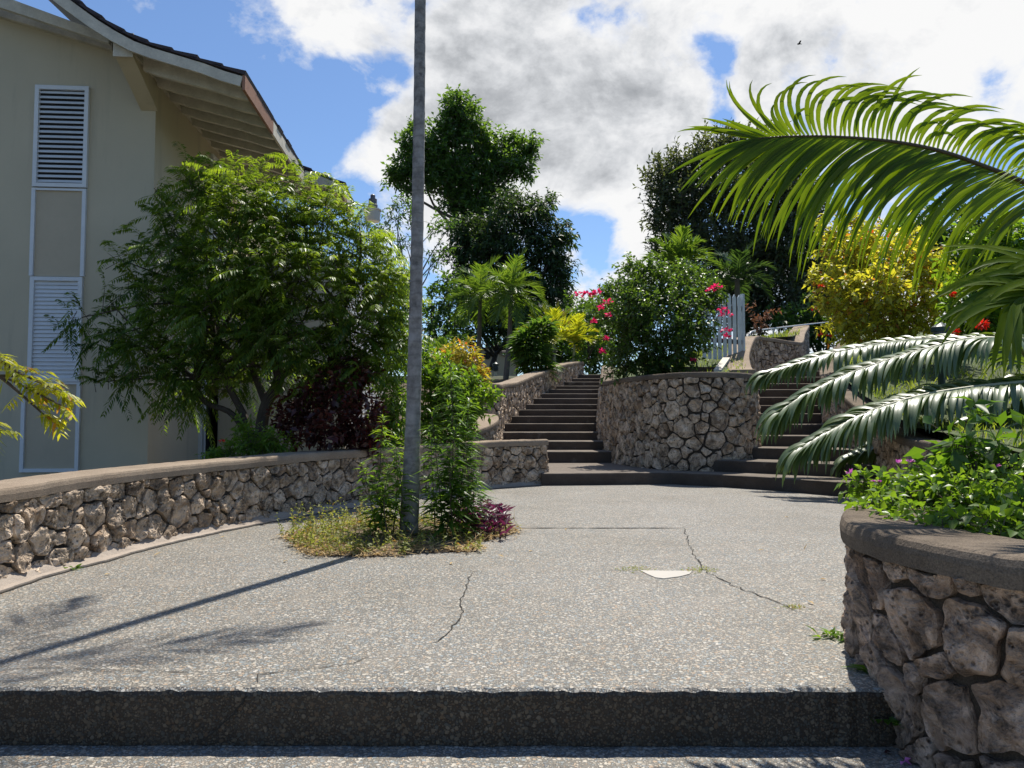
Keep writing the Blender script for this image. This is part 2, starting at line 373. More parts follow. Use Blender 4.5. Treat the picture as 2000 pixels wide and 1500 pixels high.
# its pale mortar fillet along the foot
pa = Path(LW, 1, 200); V = []; Fc = []
for i in range(200):
    w = .09+.035*noise.noise(Vector((pa.u[i]*1.7, 4, 0)))+.02*noise.noise(Vector((pa.u[i]*7, 2, 0)))
    hh = .05+.03*noise.noise(Vector((pa.u[i]*3.1, 9, 0)))
    for a, z in ((-.02, hh+.03), (.02, hh), (w*.6, .022), (w, .014), (w+.004, -.02)):
        p = pa.P[i]+pa.N[i]*a; V.append((p[0], p[1], z))
for i in range(199):
    for k in range(4): Fc.append([5*i+k, 5*i+k+1, 5*i+6+k, 5*i+5+k])
mesh('mortar_strip', V, Fc, M['fillet'], kind='structure')
V = []
for i in range(200):
    w0 = .10+.035*noise.noise(Vector((pa.u[i]*1.7, 4, 0)))+.02*noise.noise(Vector((pa.u[i]*7, 2, 0))); w1 = w0+.012+.008*noise.noise(Vector((pa.u[i]*9, 5, 0)))
    for a in (w0-.012, w1):
        p = pa.P[i]+pa.N[i]*a; V.append((p[0], p[1], .005))
mesh('pavement_crack', V, [[2*i, 2*i+1, 2*i+3, 2*i+2] for i in range(199)], M['crack'], kind='structure')

# rounded planter wall close on the right
NW = [(3.2, 3.98, .58, 0), (2.5, 3.97, .58, 0), (2.1, 3.9, .58, 0), (1.83, 3.78, .58, -.02), (1.62, 3.55, .58, -.02), (1.475, 3.25, .58, -.05), (1.42, 3.02, .58, -.1), (1.425, 2.8, .58, -.21), (1.50, 2.5, .58, -.21), (1.65, 2.29, .58, -.21), (1.9, 2.08, .58, -.21), (2.4, 1.85, .58, -.21), (3.2, 1.7, .58, -.21)]
stone_wall('planter_wall', 'big rough stones in a rounded planter wall close by at the right', NW, 1, .225, capw=.40, cap=.10, over=.045, mats=('stone_near', 'coping_dark'), rings=22, K=64, gap=.020, depth=.065, rough=.024, mortar='mortar_near', rag=.2, seed=11, nseg=220, capround=.03)
# drum shaped retaining wall between the two stairs
CW = [(3.05, 25, 2.85, 2.2), (2.40, 20, 1.95, 1.2), (2.02, 17, 1.84, .7), (1.91, 15.9, 1.83, .35), (1.93, 15.1, 1.81, .15), (1.99, 14.3, 1.79, .15), (2.14, 13.4, 1.785, .15), (2.4, 12.6, 1.78, .15), (2.75, 12.12, 1.78, .15), (3.15, 11.98, 1.78, .15), (3.6, 12.08, 1.78, .15), (3.98, 12.4, 1.78, .15), (4.22, 12.85, 1.77, .2), (4.42, 13.6, 1.75, .4), (4.62, 14.3, 1.74, .5)]
stone_wall('drum_wall', 'tall rounded rubble stone retaining wall standing between the two stairs', CW, 1, .235, rings=7, K=24, depth=.05, rough=.018, gap=.022, rag=.24, seed=5, nseg=240, cap=.09, capw=.38, mats=('stone', 'coping_dark'), batter=.07)
# rising wall left of the left stairs
RW = [(-1.3, 15.2, 1.62, .1), (-.75, 15.15, 1.74, .1), (-.42, 15.3, 1.76, .1), (-.24, 15.65, 1.76, .2), (-.19, 16.7, 1.83, .45), (0.10, 18, 1.93, .7), (.55, 19.9, 2.2, 1.1), (.98, 21.3, 2.42, 1.4), (1.42, 22.6, 2.66, 1.6), (1.95, 24.0, 2.87, 1.9), (2.28, 25.0, 2.98, 2.2), (2.42, 25.3, 2.98, 2.3), (2.45, 25.6, 2.98, 2.3)]
stone_wall('stair_wall', 'sloping stone wall with concrete coping climbing along the left side of the left stairs', RW, 1, .235, rings=6, K=20, depth=.045, rough=.012, gap=.03, seed=8, cap=.1, capw=.42)
# small curved wall that meets it at the bottom
SW = [(-2.6, 11.9, .66, 0), (-1.6, 12.0, .70, 0), (-.95, 12.35, .76, 0), (-.55, 12.95, .86, 0), (-.33, 13.6, .97, 0), (-.28, 14.2, 1.06, 0), (-.36, 14.75, 1.12, 0), (-.6, 15.05, 1.15, 0)]
stone_wall('curved_wall', 'small curved stone wall with broad coping at the foot of the left stairs', SW, 1, .17, rings=6, K=20, depth=.04, rough=.012, seed=9, capw=.40, cap=.1)
# wall with stepped coping on the left of the upper right stairs
UW = [(4.70, 14.45, 1.99, .6), (4.78, 14.9, 2.06, .7), (5.05, 15.9, 2.42, .9), (5.62, 17.3, 2.90, 1.3), (5.95, 18.0, 3.05, 1.5), (6.12, 18.15, 3.05, 1.6), (6.45, 18.35, 3.03, 1.7), (7.2, 18.9, 3.01, 1.9), (7.5, 19.2, 3.05, 2.1), (8.0, 20.3, 3.4, 2.4), (9.2, 23.0, 3.95, 3.)]
stone_wall('zigzag_wall', 'kinked stone wall with broad bare coping beside the picket gate above the right stairs', UW, 1, .2, rings=5, K=16, depth=.04, rough=.012, seed=13, capw=.46, cap=.09)
# right side of the right stairs
XW = [(4.85, 8.6, .75, 0), (4.9, 9.4, .8, 0), (5.15, 10.5, .98, .1), (5.5, 12.3, 1.40, .4), (5.85, 14, 1.82, .8), (6.9, 16.4, 2.38, 1.3), (8.1, 18.2, 2.95, 1.9)]
stone_wall('side_wall', 'stone wall half hidden by palm fronds on the right side of the right stairs', XW, -1, .2, rings=5, K=16, depth=.04, rough=.012, seed=15, capw=.36, cap=.09, mats=('stone', 'coping_dark'))

# ------------------------------------------------------------------ pavements
def slab(name, poly, z, thick, mat, kind='structure', parent=None, bev=0.):
    n = len(poly); V = [(x, y, z) for x, y in poly]+[(x, y, z-thick) for x, y in poly]
    Fc = [list(range(n)), list(range(2*n-1, n-1, -1))]+[[i+n, (i+1) % n+n, (i+1) % n, i] for i in range(n)]
    return mesh(name, V, Fc, mat, parent, kind=kind)
edge = []
for i in range(161):
    x = -4.4+i*(1.62+4.4)/160
    edge.append((x, 2.825-.004*x+.010*noise.noise(Vector((x*5, 0, 0)))+.010*noise.noise(Vector((x*31, 3, 0)))))
# terrace top with rounded, chipped front edge
V = []; Fc = []
for x, y in edge:
    c = .010*noise.noise(Vector((x*23, 7, 0)))-.004
    V += [(x, 12.4, 0), (x, y+.02, 0), (x, y+.006, -.006+c), (x, y, -.02+c), (x, y, -.205)]
ne = len(edge)
for i in range(ne-1):
    for k in range(4): Fc.append([5*i+k, 5*i+k+1, 5*i+6+k, 5*i+5+k])
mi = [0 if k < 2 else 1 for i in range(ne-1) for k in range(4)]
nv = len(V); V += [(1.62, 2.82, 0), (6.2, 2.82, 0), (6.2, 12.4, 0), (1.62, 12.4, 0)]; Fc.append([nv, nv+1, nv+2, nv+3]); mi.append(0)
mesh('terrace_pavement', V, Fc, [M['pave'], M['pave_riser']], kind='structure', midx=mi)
mesh('lower_pavement', [(-9, -8, -.208), (9, -8, -.208), (9, 2.9, -.208), (-9, 2.9, -.208)], [[0, 1, 2, 3]], M['pave'], kind='structure')
# cracks and joints
def ribbon(name, pix, w, jag, mat, z=.004, seed=0, sub=14):
    P = [gnd(x, y, z)[:2] for x, y in pix]; Q = []
    for a, b in zip(P[:-1], P[1:]):
        m = max(2, int(np.linalg.norm(b-a)*sub))
        for i in range(m): Q.append(a+(b-a)*i/m)
    Q.append(P[-1]); Q = np.array(Q); T = unit(np.gradient(Q, axis=0)); N = np.stack([T[:, 1], -T[:, 0]], 1); V = []
    for i, (q, nn) in enumerate(zip(Q, N)):
        j = jag*(noise.noise(Vector((i*.45, seed*7.1, 0)))+.6*noise.noise(Vector((i*1.3, seed*3.3, 5))))
        ww = w*(.3+.9*abs(noise.noise(Vector((i*.6, seed*1.7, 9))))*1.6)
        if i in (0, len(Q)-1): ww *= .2
        for s in (-1, 1): V.append((*(q+nn*(j+s*ww/2)), z))
    mesh(name, V, [[2*i, 2*i+1, 2*i+3, 2*i+2] for i in range(len(Q)-1)], mat, kind='structure')
ribbon('pavement_joint', [(930, 1031), (1335, 1031)], .038, .004, M['crack'], seed=1, sub=8)
ribbon('pavement_joint', [(930, 980), (1330, 980)], .009, .002, M['crack'], seed=2, sub=8)
ribbon('pavement_joint', [(900, 1115), (948, 1116)], .010, .003, M['crack'], seed=3)
ribbon('pavement_joint', [(948, 1116), (1265, 1113)], .003, .002, M['crack'], seed=4)
ribbon('pavement_crack', [(1335, 1032), (1345, 1062), (1362, 1090), (1372, 1112), (1440, 1147), (1500, 1168), (1560, 1195)], .010, .025, M['crack'], seed=5, sub=26)
ribbon('pavement_crack', [(920, 1118), (906, 1160), (898, 1205), (872, 1240), (838, 1256)], .009, .022, M['crack'], seed=6, sub=26)
ribbon('pavement_crack', [(722, 1281), (690, 1295), (600, 1305), (505, 1316), (500, 1333)], .009, .014, M['crack'], seed=7, sub=26)
ribbon('pavement_crack', [(0, 1308), (100, 1303), (230, 1308), (390, 1312)], .006, .014, M['crack'], seed=8, sub=26)
# crack running down the step face
V = []
for i in range(14):
    f = i/13; x = -.985-.11*f-.06*f*f+.012*noise.noise(Vector((i*.7, 1, 1))); z = -.022-.17*f; w = .004
    V += [(x-w, 2.822, z), (x+w, 2.822, z)]
mesh('pavement_crack', V, [[2*i, 2*i+1, 2*i+3, 2*i+2] for i in range(13)], M['crack'], kind='structure')
slab('screed_patch', [gnd(x, y)[:2] for x, y in [(1250, 1115), (1300, 1116), (1352, 1116), (1347, 1122), (1328, 1127), (1296, 1131), (1280, 1129), (1266, 1123)]][::-1], .005, .02, M['patch'])

# ------------------------------------------------------------------ stairs
def step_mesh(front, back, z, zb, mat, parent, name='step', seed=0):
    front = np.array(front, float); back = np.array(back, float); n = 26
    def rs(P):
        d = np.concatenate([[0], np.cumsum(np.linalg.norm(np.diff(P, axis=0), axis=1))]); u = np.linspace(0, d[-1], n)
        return np.stack([np.interp(u, d, P[:, 0]), np.interp(u, d, P[:, 1])], 1)
    f, b = rs(front), rs(back); D = unit(b-f); V = []
    for i in range(n):
        j = .006*noise.noise(Vector((f[i][0]*6, seed*2.3, 1)))+.004*noise.noise(Vector((f[i][0]*23, seed, 1)))
        for s, zz in ((0, zb), (0, z-.028), (.010, z-.008), (.032, z)):
            p = f[i]+D[i]*(s+j); V.append((p[0], p[1], zz+j*.5 if zz > zb else zz))
        V += [(b[i][0], b[i][1], z), (b[i][0], b[i][1], zb)]
    Fc = [[6*i+k, 6*i+(k+1) % 6, 6*i+6+(k+1) % 6, 6*i+6+k] for i in range(n-1) for k in range(6)]+[list(range(6)), list(range(6*n-1, 6*n-7, -1))]
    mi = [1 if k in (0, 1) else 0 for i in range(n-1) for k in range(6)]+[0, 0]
    return mesh(name, V, Fc, mat, parent, midx=mi)
stm = [M['landing'], M['step_riser'] if 'step_riser' in M else M['step']]  # risers darker than treads: deep shade put into the stained colour
ls = thing('stone_staircase', 'long flight of dark concrete steps left of the drum wall', 'stairs', (1.2, 11.6, 0), 'garden staircases')
rsr = thing('stone_staircase', 'dark concrete steps right of the drum wall partly covered by palm fronds', 'stairs', (4.0, 10.9, .19), 'garden staircases')
# bottom step common to both flights belongs to the left one
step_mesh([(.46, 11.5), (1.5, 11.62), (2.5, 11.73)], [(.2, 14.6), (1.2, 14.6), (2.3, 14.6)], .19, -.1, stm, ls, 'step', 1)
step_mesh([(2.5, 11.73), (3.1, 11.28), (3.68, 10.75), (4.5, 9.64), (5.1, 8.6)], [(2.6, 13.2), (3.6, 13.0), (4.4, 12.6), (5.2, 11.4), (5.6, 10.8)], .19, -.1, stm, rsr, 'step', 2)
ly = [881, 860, 842, 824, 809, 797, 787, 775, 766, 758, 753, 745, 739, 731]
lx0 = [1040, 1000, 985, 978, 1000, 1013, 1033, 1040, 1055, 1073, 1090, 1096, 1117, 1123]
lx1 = [1200, 1197, 1182, 1177, 1174, 1174, 1173, 1173, 1173, 1173, 1173, 1173, 1173, 1173]
ln = [(13.5+.8*(i+1)) for i in range(14)]
lz = [CAM[2]+(821-y)/F*d for y, d in zip(ly, ln)]
lz = [.55*z+.45*(.40+.163*i) for i, z in enumerate(lz)]
for i in range(14):
    d = ln[i]; a = (lx0[i]-1000)/F*d-.35; b = (lx1[i]-1000)/F*d+.2
    d2 = d+.86 if i < 13 else d+6; i2 = min(i+1, 13)
    a2 = (lx0[i2]-1000)/F*d2-.35; b2 = (lx1[i2]-1000)/F*d2+.2
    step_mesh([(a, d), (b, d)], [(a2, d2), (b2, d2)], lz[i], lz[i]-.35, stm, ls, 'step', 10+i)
ry = [902, 875, 851, 828, 806.6, 792, 776, 760, 750, 737, 725]
rl = [(1385, 10.6), (1440, 11.6), (1462, 12.45), (1478, 13.3), (1482, 14.1), (1484, 14.9), (1486, 15.7), (1488, 16.45), (1490, 17.2), (1492, 17.9), (1494, 18.6)]
rz = [CAM[2]+(821-y)/F*(10.5+.75*(i+1)) for i, y in enumerate(ry)]
for i in range(17):
    if i < 11: px, d = rl[i]; z = .5*rz[i]+.5*(.375+.187*i)
    else: px, d = 1500, 18.6+.6*(i-10); z = .375+.187*i
    a = (px-1000)/F*d-.3
    xr = float(np.interp(d, [8.6, 9.4, 10.5, 12.3, 14, 16.4, 18.2], [4.95, 5.0, 5.25, 5.6, 6.0, 7.1, 8.3]))
    f0 = np.array([[(3.0, 12.06), (3.24, 11.88), (4.7, 10.75), (5.3, 10.3)], [(3.55, 12.5), (3.86, 12.3), (4.6, 11.75), (5.5, 11.1)], [(a, 12.95), (4.4, 12.8), (5.0, 12.5), (5.8, 12.0)]][i]) if i < 3 else np.array([(a, d), (xr, d)])
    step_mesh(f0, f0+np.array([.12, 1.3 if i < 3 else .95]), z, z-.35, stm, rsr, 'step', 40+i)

# ------------------------------------------------------------------ ground, beds, slopes
def smooth(a, b, x): t = min(1, max(0, (x-a)/(b-a))); return t*t*(3-2*t)
def gz(x, y):
    z = -.45
    if y > 13: z = -.45+(y-13)*.2
    if y > 29: z = 2.75+(y-29)*.045
    if y > 120: z = 6.85
    if y < 1: z = -.5
    return z
xs = np.concatenate([[-500, -200, -100, -60], np.arange(-40, 41, 2.), [60, 100, 200, 500]]); ys = np.concatenate([[-300, -100, -30, -10], np.arange(0, 60, 1.5), [70, 90, 120, 200, 400, 900]])
V = [(x, y, gz(x, y)+.0*x) for y in ys for x in xs]; nx = len(xs)
mesh('ground', V, [[j*nx+i, j*nx+i+1, (j+1)*nx+i+1, (j+1)*nx+i] for j in range(len(ys)-1) for i in range(nx-1)], M['ground'], kind='structure')
def bed(name, rows, mat, jit=.03, skirt=.6):
    """rows: list of (y, x0, x1, z0, z1) -> strip surface with small bumps"""
    n = 14; V = []; Fc = []
    for (y, x0, x1, z0, z1) in rows:
        for k in range(n):
            f = k/(n-1); x = x0+(x1-x0)*f; V.append((x, y, z0+(z1-z0)*f+jit*noise.noise(Vector((x*2, y*2, 0)))))
    for j in range(len(rows)-1):
        for k in range(n-1): Fc.append([j*n+k, j*n+k+1, (j+1)*n+k+1, (j+1)*n+k])
    return mesh(name, V, Fc, mat, kind='structure')
def lwx(y): return float(np.interp(y, [2.2, 3.4, 4.42, 5.41, 6.64, 8, 8.87, 10.86, 11.6], [-2.62, -2.98, -3.06, -2.98, -2.72, -2.2, -1.74, -.45, .3]))
bed('planting_bed', [(y, -9, lwx(y)-.15, -.28, .30) for y in (2.2, 3.4, 4.4, 5.4, 6.6, 8)]+[(8.9, -9, lwx(8.9)-.15, -.25, .42), (10.8, -9, lwx(10.8)-.15, -.25, .42), (11.7, -9, lwx(11.7)-.15, -.2, .45), (12.6, -9, -.8, -.1, .55), (13.5, -9, -.45, 0, .75), (15.1, -9, -.6, .2, .95), (16, -9, -.35, .3, 1.3), (18, -9, -.1, .5, 1.5), (20, -9, .4, 1.0, 1.75), (25, -9, 2.1, 2.0, 2.5)], M['soil'])
bed('planter_soil', [(1.75, 3.0, 4.5, .5, .6), (2.0, 2.35, 4.5, .5, .6), (2.3, 1.95, 4.5, .5, .62), (2.8, 1.72, 4.5, .5, .65), (3.2, 1.78, 4.5, .5, .65), (3.5, 1.95, 4.5, .5, .65), (3.75, 2.3, 4.5, .5, .6), (3.9, 2.6, 4.5, .48, .55)], M['soil'])
rows = []
for y in (8.6, 9.4, 10.5, 12.3, 14, 15, 16.4, 18.2, 21, 26, 34):
    x0 = float(np.interp(y, [8.6, 9.4, 10.5, 12.3, 14, 16.4, 18.2, 21, 34], [5.05, 5.1, 5.35, 5.7, 6.05, 7.1, 8.3, 10, 16]))
    z0 = float(np.interp(y, [8.6, 9.4, 10.5, 12.3, 14, 16.4, 18.2, 21, 34], [.85, .9, 1.08, 1.52, 1.95, 2.45, 3.0, 3.5, 4.6])); rows.append((y, x0, 40, z0, z0+1.6))
bed('right_bank', [(3.9, 4.3, 40, .5, .9), (5.5, 4.9, 40, .55, 1.2), (7, 5.1, 40, .6, 1.5)]+rows, M['grassbase'])
rows = []
for y in (12.15, 12.6, 13.4, 14.3, 15.2, 16, 17, 18, 19, 20.5, 22.5, 25, 30, 36):
    x0 = float(np.interp(y, [12.15, 12.6, 13.4, 14.3, 15.2, 17, 20, 25, 36], [2.85, 2.6, 2.35, 2.2, 2.15, 2.2, 2.6, 3.2, 5.]))
    x1 = float(np.interp(y, [12.15, 12.6, 13.4, 14.3, 15.9, 17.3, 18, 19, 20.3, 23, 36], [3.5, 3.9, 4.2, 4.4, 4.85, 5.4, 5.8, 7.2, 7.8, 9.0, 14]))
    zl = float(np.interp(y, [12, 15, 20, 25, 36], [1.68, 1.7, 1.85, 2.75, 3.6])); zr = float(np.interp(y, [12, 14, 15.9, 17.3, 18, 20, 23, 36], [1.68, 1.75, 2.36, 2.84, 3.0, 3.32, 3.85, 4.9])); rows.append((y, x0, x1, zl, zr))
lawn_rows = rows
bed('upper_lawn', rows, M['grassbase'])
def lawn_z(x, y):
    r = np.array(lawn_rows); x0, x1, z0, z1 = [np.interp(y, r[:, 0], r[:, k]) for k in (1, 2, 3, 4)]
    return z0+(z1-z0)*np.clip((x-x0)/(x1-x0), 0, 1)

# ------------------------------------------------------------------ house on the left
HC = np.array([-5.12, 10.5]); HA = unit(np.array([1, .0756])); HB = np.array([-HA[1], HA[0]])
def hb(u, v, z): p = HC+HA*u+HB*v; return np.array([p[0], p[1], z])
def hv(px, py, v=0.):          # point of the photograph's ray on the plane v = const of the house, as (u, z)
    r = ray(px, py); n = HB; t_ = (np.dot(HC+HB*v, n))/np.dot(r[:2], n); p = CAM+r*t_
    return float(np.dot(p[:2]-HC, HA)), float(p[2])
def hu(px, py, u=0.):
    r = ray(px, py); t_ = np.dot(HC+HA*u, HA)/np.dot(r[:2], HA); p = CAM+r*t_
    return float(np.dot(p[:2]-HC, HB)), float(p[2])
house = thing('house', 'beige two storey house with white louvred shutters and wide timber eaves at the left', 'house', hb(0, 0, -.4))
def hbox(mb, u0, u1, v0, v1, z0, z1):
    mb.hexa([hb(u0, v0, z0), hb(u1, v0, z0), hb(u1, v1, z0), hb(u0, v1, z0), hb(u0, v0, z1), hb(u1, v0, z1), hb(u1, v1, z1), hb(u0, v1, z1)])
def hprism(mb, uz, v0, v1):
    n = len(uz); V = [hb(u, v0, z) for u, z in uz]+[hb(u, v1, z) for u, z in uz]
    mb.add(V, [list(range(n))[::-1], list(range(n, 2*n))]+[[i, (i+1) % n, n+(i+1) % n, n+i] for i in range(n)])
ra = hv(222, 92, 0); rb = hv(0, 26, 0); rsl = (rb[1]-ra[1])/(rb[0]-ra[0])
rake = lambda u: ra[1]+rsl*(u-ra[0])
mb = MB(); hprism(mb, [(-8, -.5), (0, -.5), (0, 6.05), (ra[0], rake(ra[0])), (-8, rake(-8))], 0, .25); mb.obj('front_wall', M['wall'], house)
mb = MB(); hprism(mb, [(-.25, -.5), (0, -.5), (0, 6.0), (-.25, 6.05)], .252, 12.); mb.obj('side_wall', M['wall'], house)
# sloping white rake board at the head of the front wall, and the corner beam with its bracket
bd = lambda v0, v1, pts, h0, h1: None
mb = MB(); hprism(mb, [(-8, rake(-8)-.05), (ra[0]+.02, rake(ra[0])-.09), (ra[0]+.02, rake(ra[0])+.06), (-8, rake(-8)+.10)], -.10, -.003); mb.obj('rake_board', M['white_wood'], house)
q0, q1 = hv(-300, -85, -.5), hv(212, 84, -.5); q2, q3 = hv(212, 68, -.5), hv(-300, -120, -.5)
mb = MB(); hprism(mb, [q0, q1, q2, q3], -.5, -.42); mb.obj('rake_board', M['white_wood'], house)
z0 = 4.64+.97
mb = MB(); V = []
u0, u1 = -.20, .03
prof = [(-.82, 6.06), (-.82, 5.82), (0, 5.62-.0), (0, 5.58), (5.0, 5.58), (5.0, 6.06)]
prof = [(-.86, 6.10), (-.86, 5.83), (-.80, 5.80), (-.003, 5.44), (-.003, 6.10)]
n = len(prof); V = [hb(u0, v, z) for v, z in prof]+[hb(u1, v, z) for v, z in prof]
mb.add(V, [list(range(n)), list(range(2*n-1, n-1, -1))]+[[i, n+i, n+(i+1) % n, (i+1) % n] for i in range(n)]); mb.obj('beam_bracket', M['wall'], house)
mb = MB(); hbox(mb, u0-.012, u1+.012, -.885, -.862, 5.80, 6.12); mb.obj('beam_end', M['white_wood'], house)
mb = MB(); hbox(mb, .003, .06, -.80, 4.25, 5.84, 5.97); mb.obj('wall_plate', M['white_wood'], house)
# roof: the verge profile in the plane v=-.95 swept to the back
VP = [(475, 153), (440, 143), (400, 128), (350, 113), (300, 98), (262, 84), (225, 64), (190, 42), (165, 24), (135, 2), (105, -22), (40, -80), (-120, -230), (-300, -400)]
prof = [hv(x, y, -.95) for x, y in VP]
def offs(P, d):
    P = np.array(P); T = unit(np.gradient(P, axis=0)); N = np.stack([T[:, 1], -T[:, 0]], 1); N[N[:, 1] < 0] *= -1; return P+N*d
def sweep(name, lo, hi, v0, v1, mat, nseg=1, jit=0., label=None, bump=None):
    lo, hi = np.array(lo), np.array(hi); m = len(lo); mb = MB(); ring = np.vstack([lo, hi[::-1]]); k = 2*m; V = []; vs = np.linspace(v0, v1, nseg+1)
    for v in vs: V += [hb(u, v, z) for u, z in ring]
    Fc = [[j*k+i, j*k+(i+1) % k, (j+1)*k+(i+1) % k, (j+1)*k+i] for j in range(nseg) for i in range(k)]+[list(range(k))[::-1], [nseg*k+i for i in range(k)]]
    mb.add(V, Fc); return mb.obj(name, mat, house, label=label)
P0 = np.array(prof)
pe = P0.copy()
sweep('soffit', offs(pe, .0), offs(pe, .03), -.92, 2.9, M['soffit'])
def tiled(name, P, v0, v1):
    """rows of thick overlapping tiles: each course is a short tilted slab"""
    d = np.concatenate([[0], np.cumsum(np.linalg.norm(np.diff(P, axis=0), axis=1))]); L = d[-1]; mb = MB(); n = int(L/.33)
    nv = max(2, int((v1-v0)/.3))
    for i in range(n):
        s0 = i*L/n; s1 = min(L, s0+.33*1.25)
        q = lambda s: np.array([np.interp(s, d, P[:, 0]), np.interp(s, d, P[:, 1])])
        a, b = q(s0), q(s1); T = unit(b-a); N = np.array([T[1], -T[0]]); N = N if N[1] > 0 else -N
        for j in range(nv):
            va, vb = v0+(v1-v0)*j/nv, v0+(v1-v0)*(j+1)/nv-.006; h = .075+.008*random.random(); sh = random.uniform(-.012, .012)
            uz = [a-T*(.03+sh)+N*.035, b+N*.032, b+N*.05, a-T*(.03+sh)+N*(.035+h*.75)]
            hprism(mb, [tuple(x) for x in uz], va, vb)
    mb.obj(name, M['tile'], house)
tiled('roof_tiles', P0, -1.0, 2.9)
# verge fascia following the curve
sweep('verge_board', offs(pe, -.125), offs(pe, .012), -.985, -.945, M['white_wood'])
eu, ez = prof[0]
mb = MB(); hbox(mb, eu-.002, eu+.035, -.985, .55, ez-.17, ez+.03); mb.obj('eave_board', M['brown_wood'], house, label='bare brown eave board')
mb = MB(); hbox(mb, eu-.002, eu+.035, .553, 2.9, ez-.17, ez+.03); mb.obj('eave_board', M['white_wood'], house)
# gutter-like lower edge tile strip
Pr = [(eu-.03, P0[0][1]+.012)]+[tuple(p) for p in P0 if 0.05 < p[0] < eu-.1]; uu = P0[:, 0][::-1]; Pr += [(.06, float(np.interp(.06, uu, P0[:, 1][::-1])))]; Pr = np.array(Pr)
for k in range(8):
    v = -.60+k*.47; mb = MB(); lo = [(u, z-.21+.06*(u/eu)) for u, z in Pr]; hprism(mb, lo+[(u, z-.004) for u, z in Pr][::-1], v, v+.07); mb.obj('rafter', M['white_wood'], house)
# next bay of the roof, set further out
P1 = [hv(668, 364, 2.93), hv(640, 352, 2.93), hv(600, 336, 2.93), hv(560, 318, 2.93), hv(430, 262, 2.93), hv(200, 150, 2.93), hv(-300, -100, 2.93)]
P1 = np.array(P1)
sweep('soffit', offs(P1, 0.), offs(P1, .03), 2.96, 4.3, M['soffit']); tiled('roof_tiles', P1, 2.92, 4.35)
sweep('verge_board', offs(P1, -.15), offs(P1, .012), 2.905, 2.955, M['white_wood'])
mb = MB(); hbox(mb, P1[0][0]-.002, P1[0][0]+.035, 2.905, 4.35, P1[0][1]-.15, P1[0][1]+.03); mb.obj('eave_board', M['white_wood'], house)
for k in range(4):
    v = 3.1+k*.385; mb = MB(); hprism(mb, [(.0, 5.72), (P1[0][0]-.03, P1[0][1]-.12), (P1[0][0]-.03, P1[0][1]-.01), (.0, 5.95)], v, v+.045); mb.obj('rafter', M['white_wood'], house)
# pale boarded wing further back behind the shrub
A, B = at(678, 500, 13.2), at(748, 590, 19.0); dn = unit((B-A)*np.array([1, 1, 0])); sx = np.array([dn[1], -dn[0], 0])
mb = MB(); a0 = np.array([A[0], A[1], .3]); Lw = float(np.dot((B-A)[:2], dn[:2])); mb.box(a0-sx*2.2, sx*2.2, dn*Lw, np.array([0, 0, 3.6])); wing = mb.obj('wing_wall', M['wall'], house)
mb = MB()
for i in range(26):
    for j in range(5):
        mb.box(a0+sx*.003+dn*(.12+j*Lw/5)+np.array([0, 0, .2+i*.13]), sx*.03, dn*(Lw/5-.2), np.array([0, 0, .085]))
mb.obj('siding', M['white'], wing)
# louvred strip on the front wall
def louvre(px0, px1, py0, py1, v, nsl, tiltopen, name='louvre_window'):
    a = hv(px0, py0, v); b = hv(px1, py1, v); u0, z1 = a; u1, z0 = b; u1 = hv(px1, (py0+py1)/2, v)[0]; u0 = hv(px0, (py0+py1)/2, v)[0]
    w = .055; mb = MB()
    hbox(mb, u0, u0+w, v-.05, v-.002, z0, z1); hbox(mb, u1-w, u1, v-.05, v-.002, z0, z1)
    hbox(mb, u0+w, u1-w, v-.048, v-.003, z1-w, z1); hbox(mb, u0+w, u1-w, v-.048, v-.003, z0, z0+w)
    fr = mb.obj(name, M['white'], house)
    mb = MB(); hbox(mb, u0+w, u1-w, v-.004, v-.001, z0+w, z1-w); mb.obj('dark_backing', M['dark'], fr)  # near-black sheet on the solid wall stands for the shade inside
    mb = MB(); H = z1-z0-2*w
    for i in range(nsl):
        z = z0+w+(i+.5)*H/nsl; h = H/nsl*.5*(.95 if not tiltopen else .60); dd = .014 if not tiltopen else .022
        mb.hexa([hb(u0+w, v-.012-dd, z-h), hb(u1-w, v-.012-dd, z-h), hb(u1-w, v-.007-dd, z-h-.002), hb(u0+w, v-.007-dd, z-h-.002), hb(u0+w, v-.012+dd*.3, z+h), hb(u1-w, v-.012+dd*.3, z+h), hb(u1-w, v-.007+dd*.3, z+h), hb(u0+w, v-.007+dd*.3, z+h)])
    mb.obj('slats', M['white'], fr)
louvre(69, 174, 168, 368, 0, 19, True); louvre(59, 161, 541, 746, 0, 24, False)
for (p0, p1, y0, y1) in ((65, 166, 368, 541), (46, 155, 746, 922)):
    u0, z1 = hv(p0, y0); u1, z0 = hv(p1, y1); mb = MB(); w = .05; z1 -= .002; z0 += .002
    hbox(mb, u0, u0+w, -.045, -.002, z0, z1); hbox(mb, u1-w, u1, -.045, -.002, z0, z1)
    hbox(mb, u0+w, u1-w, -.042, -.003, z1-.03, z1)
    if y1 > 800: hbox(mb, u0+w, u1-w, -.043, -.003, z0, z0+w)
    pf = mb.obj('panel_frame', M['white'], house); mb = MB(); hbox(mb, u0+w, u1-w, -.012, -.001, z0+(w if y1 > 800 else 0), z1); mb.obj('panel', M['panel'], pf)
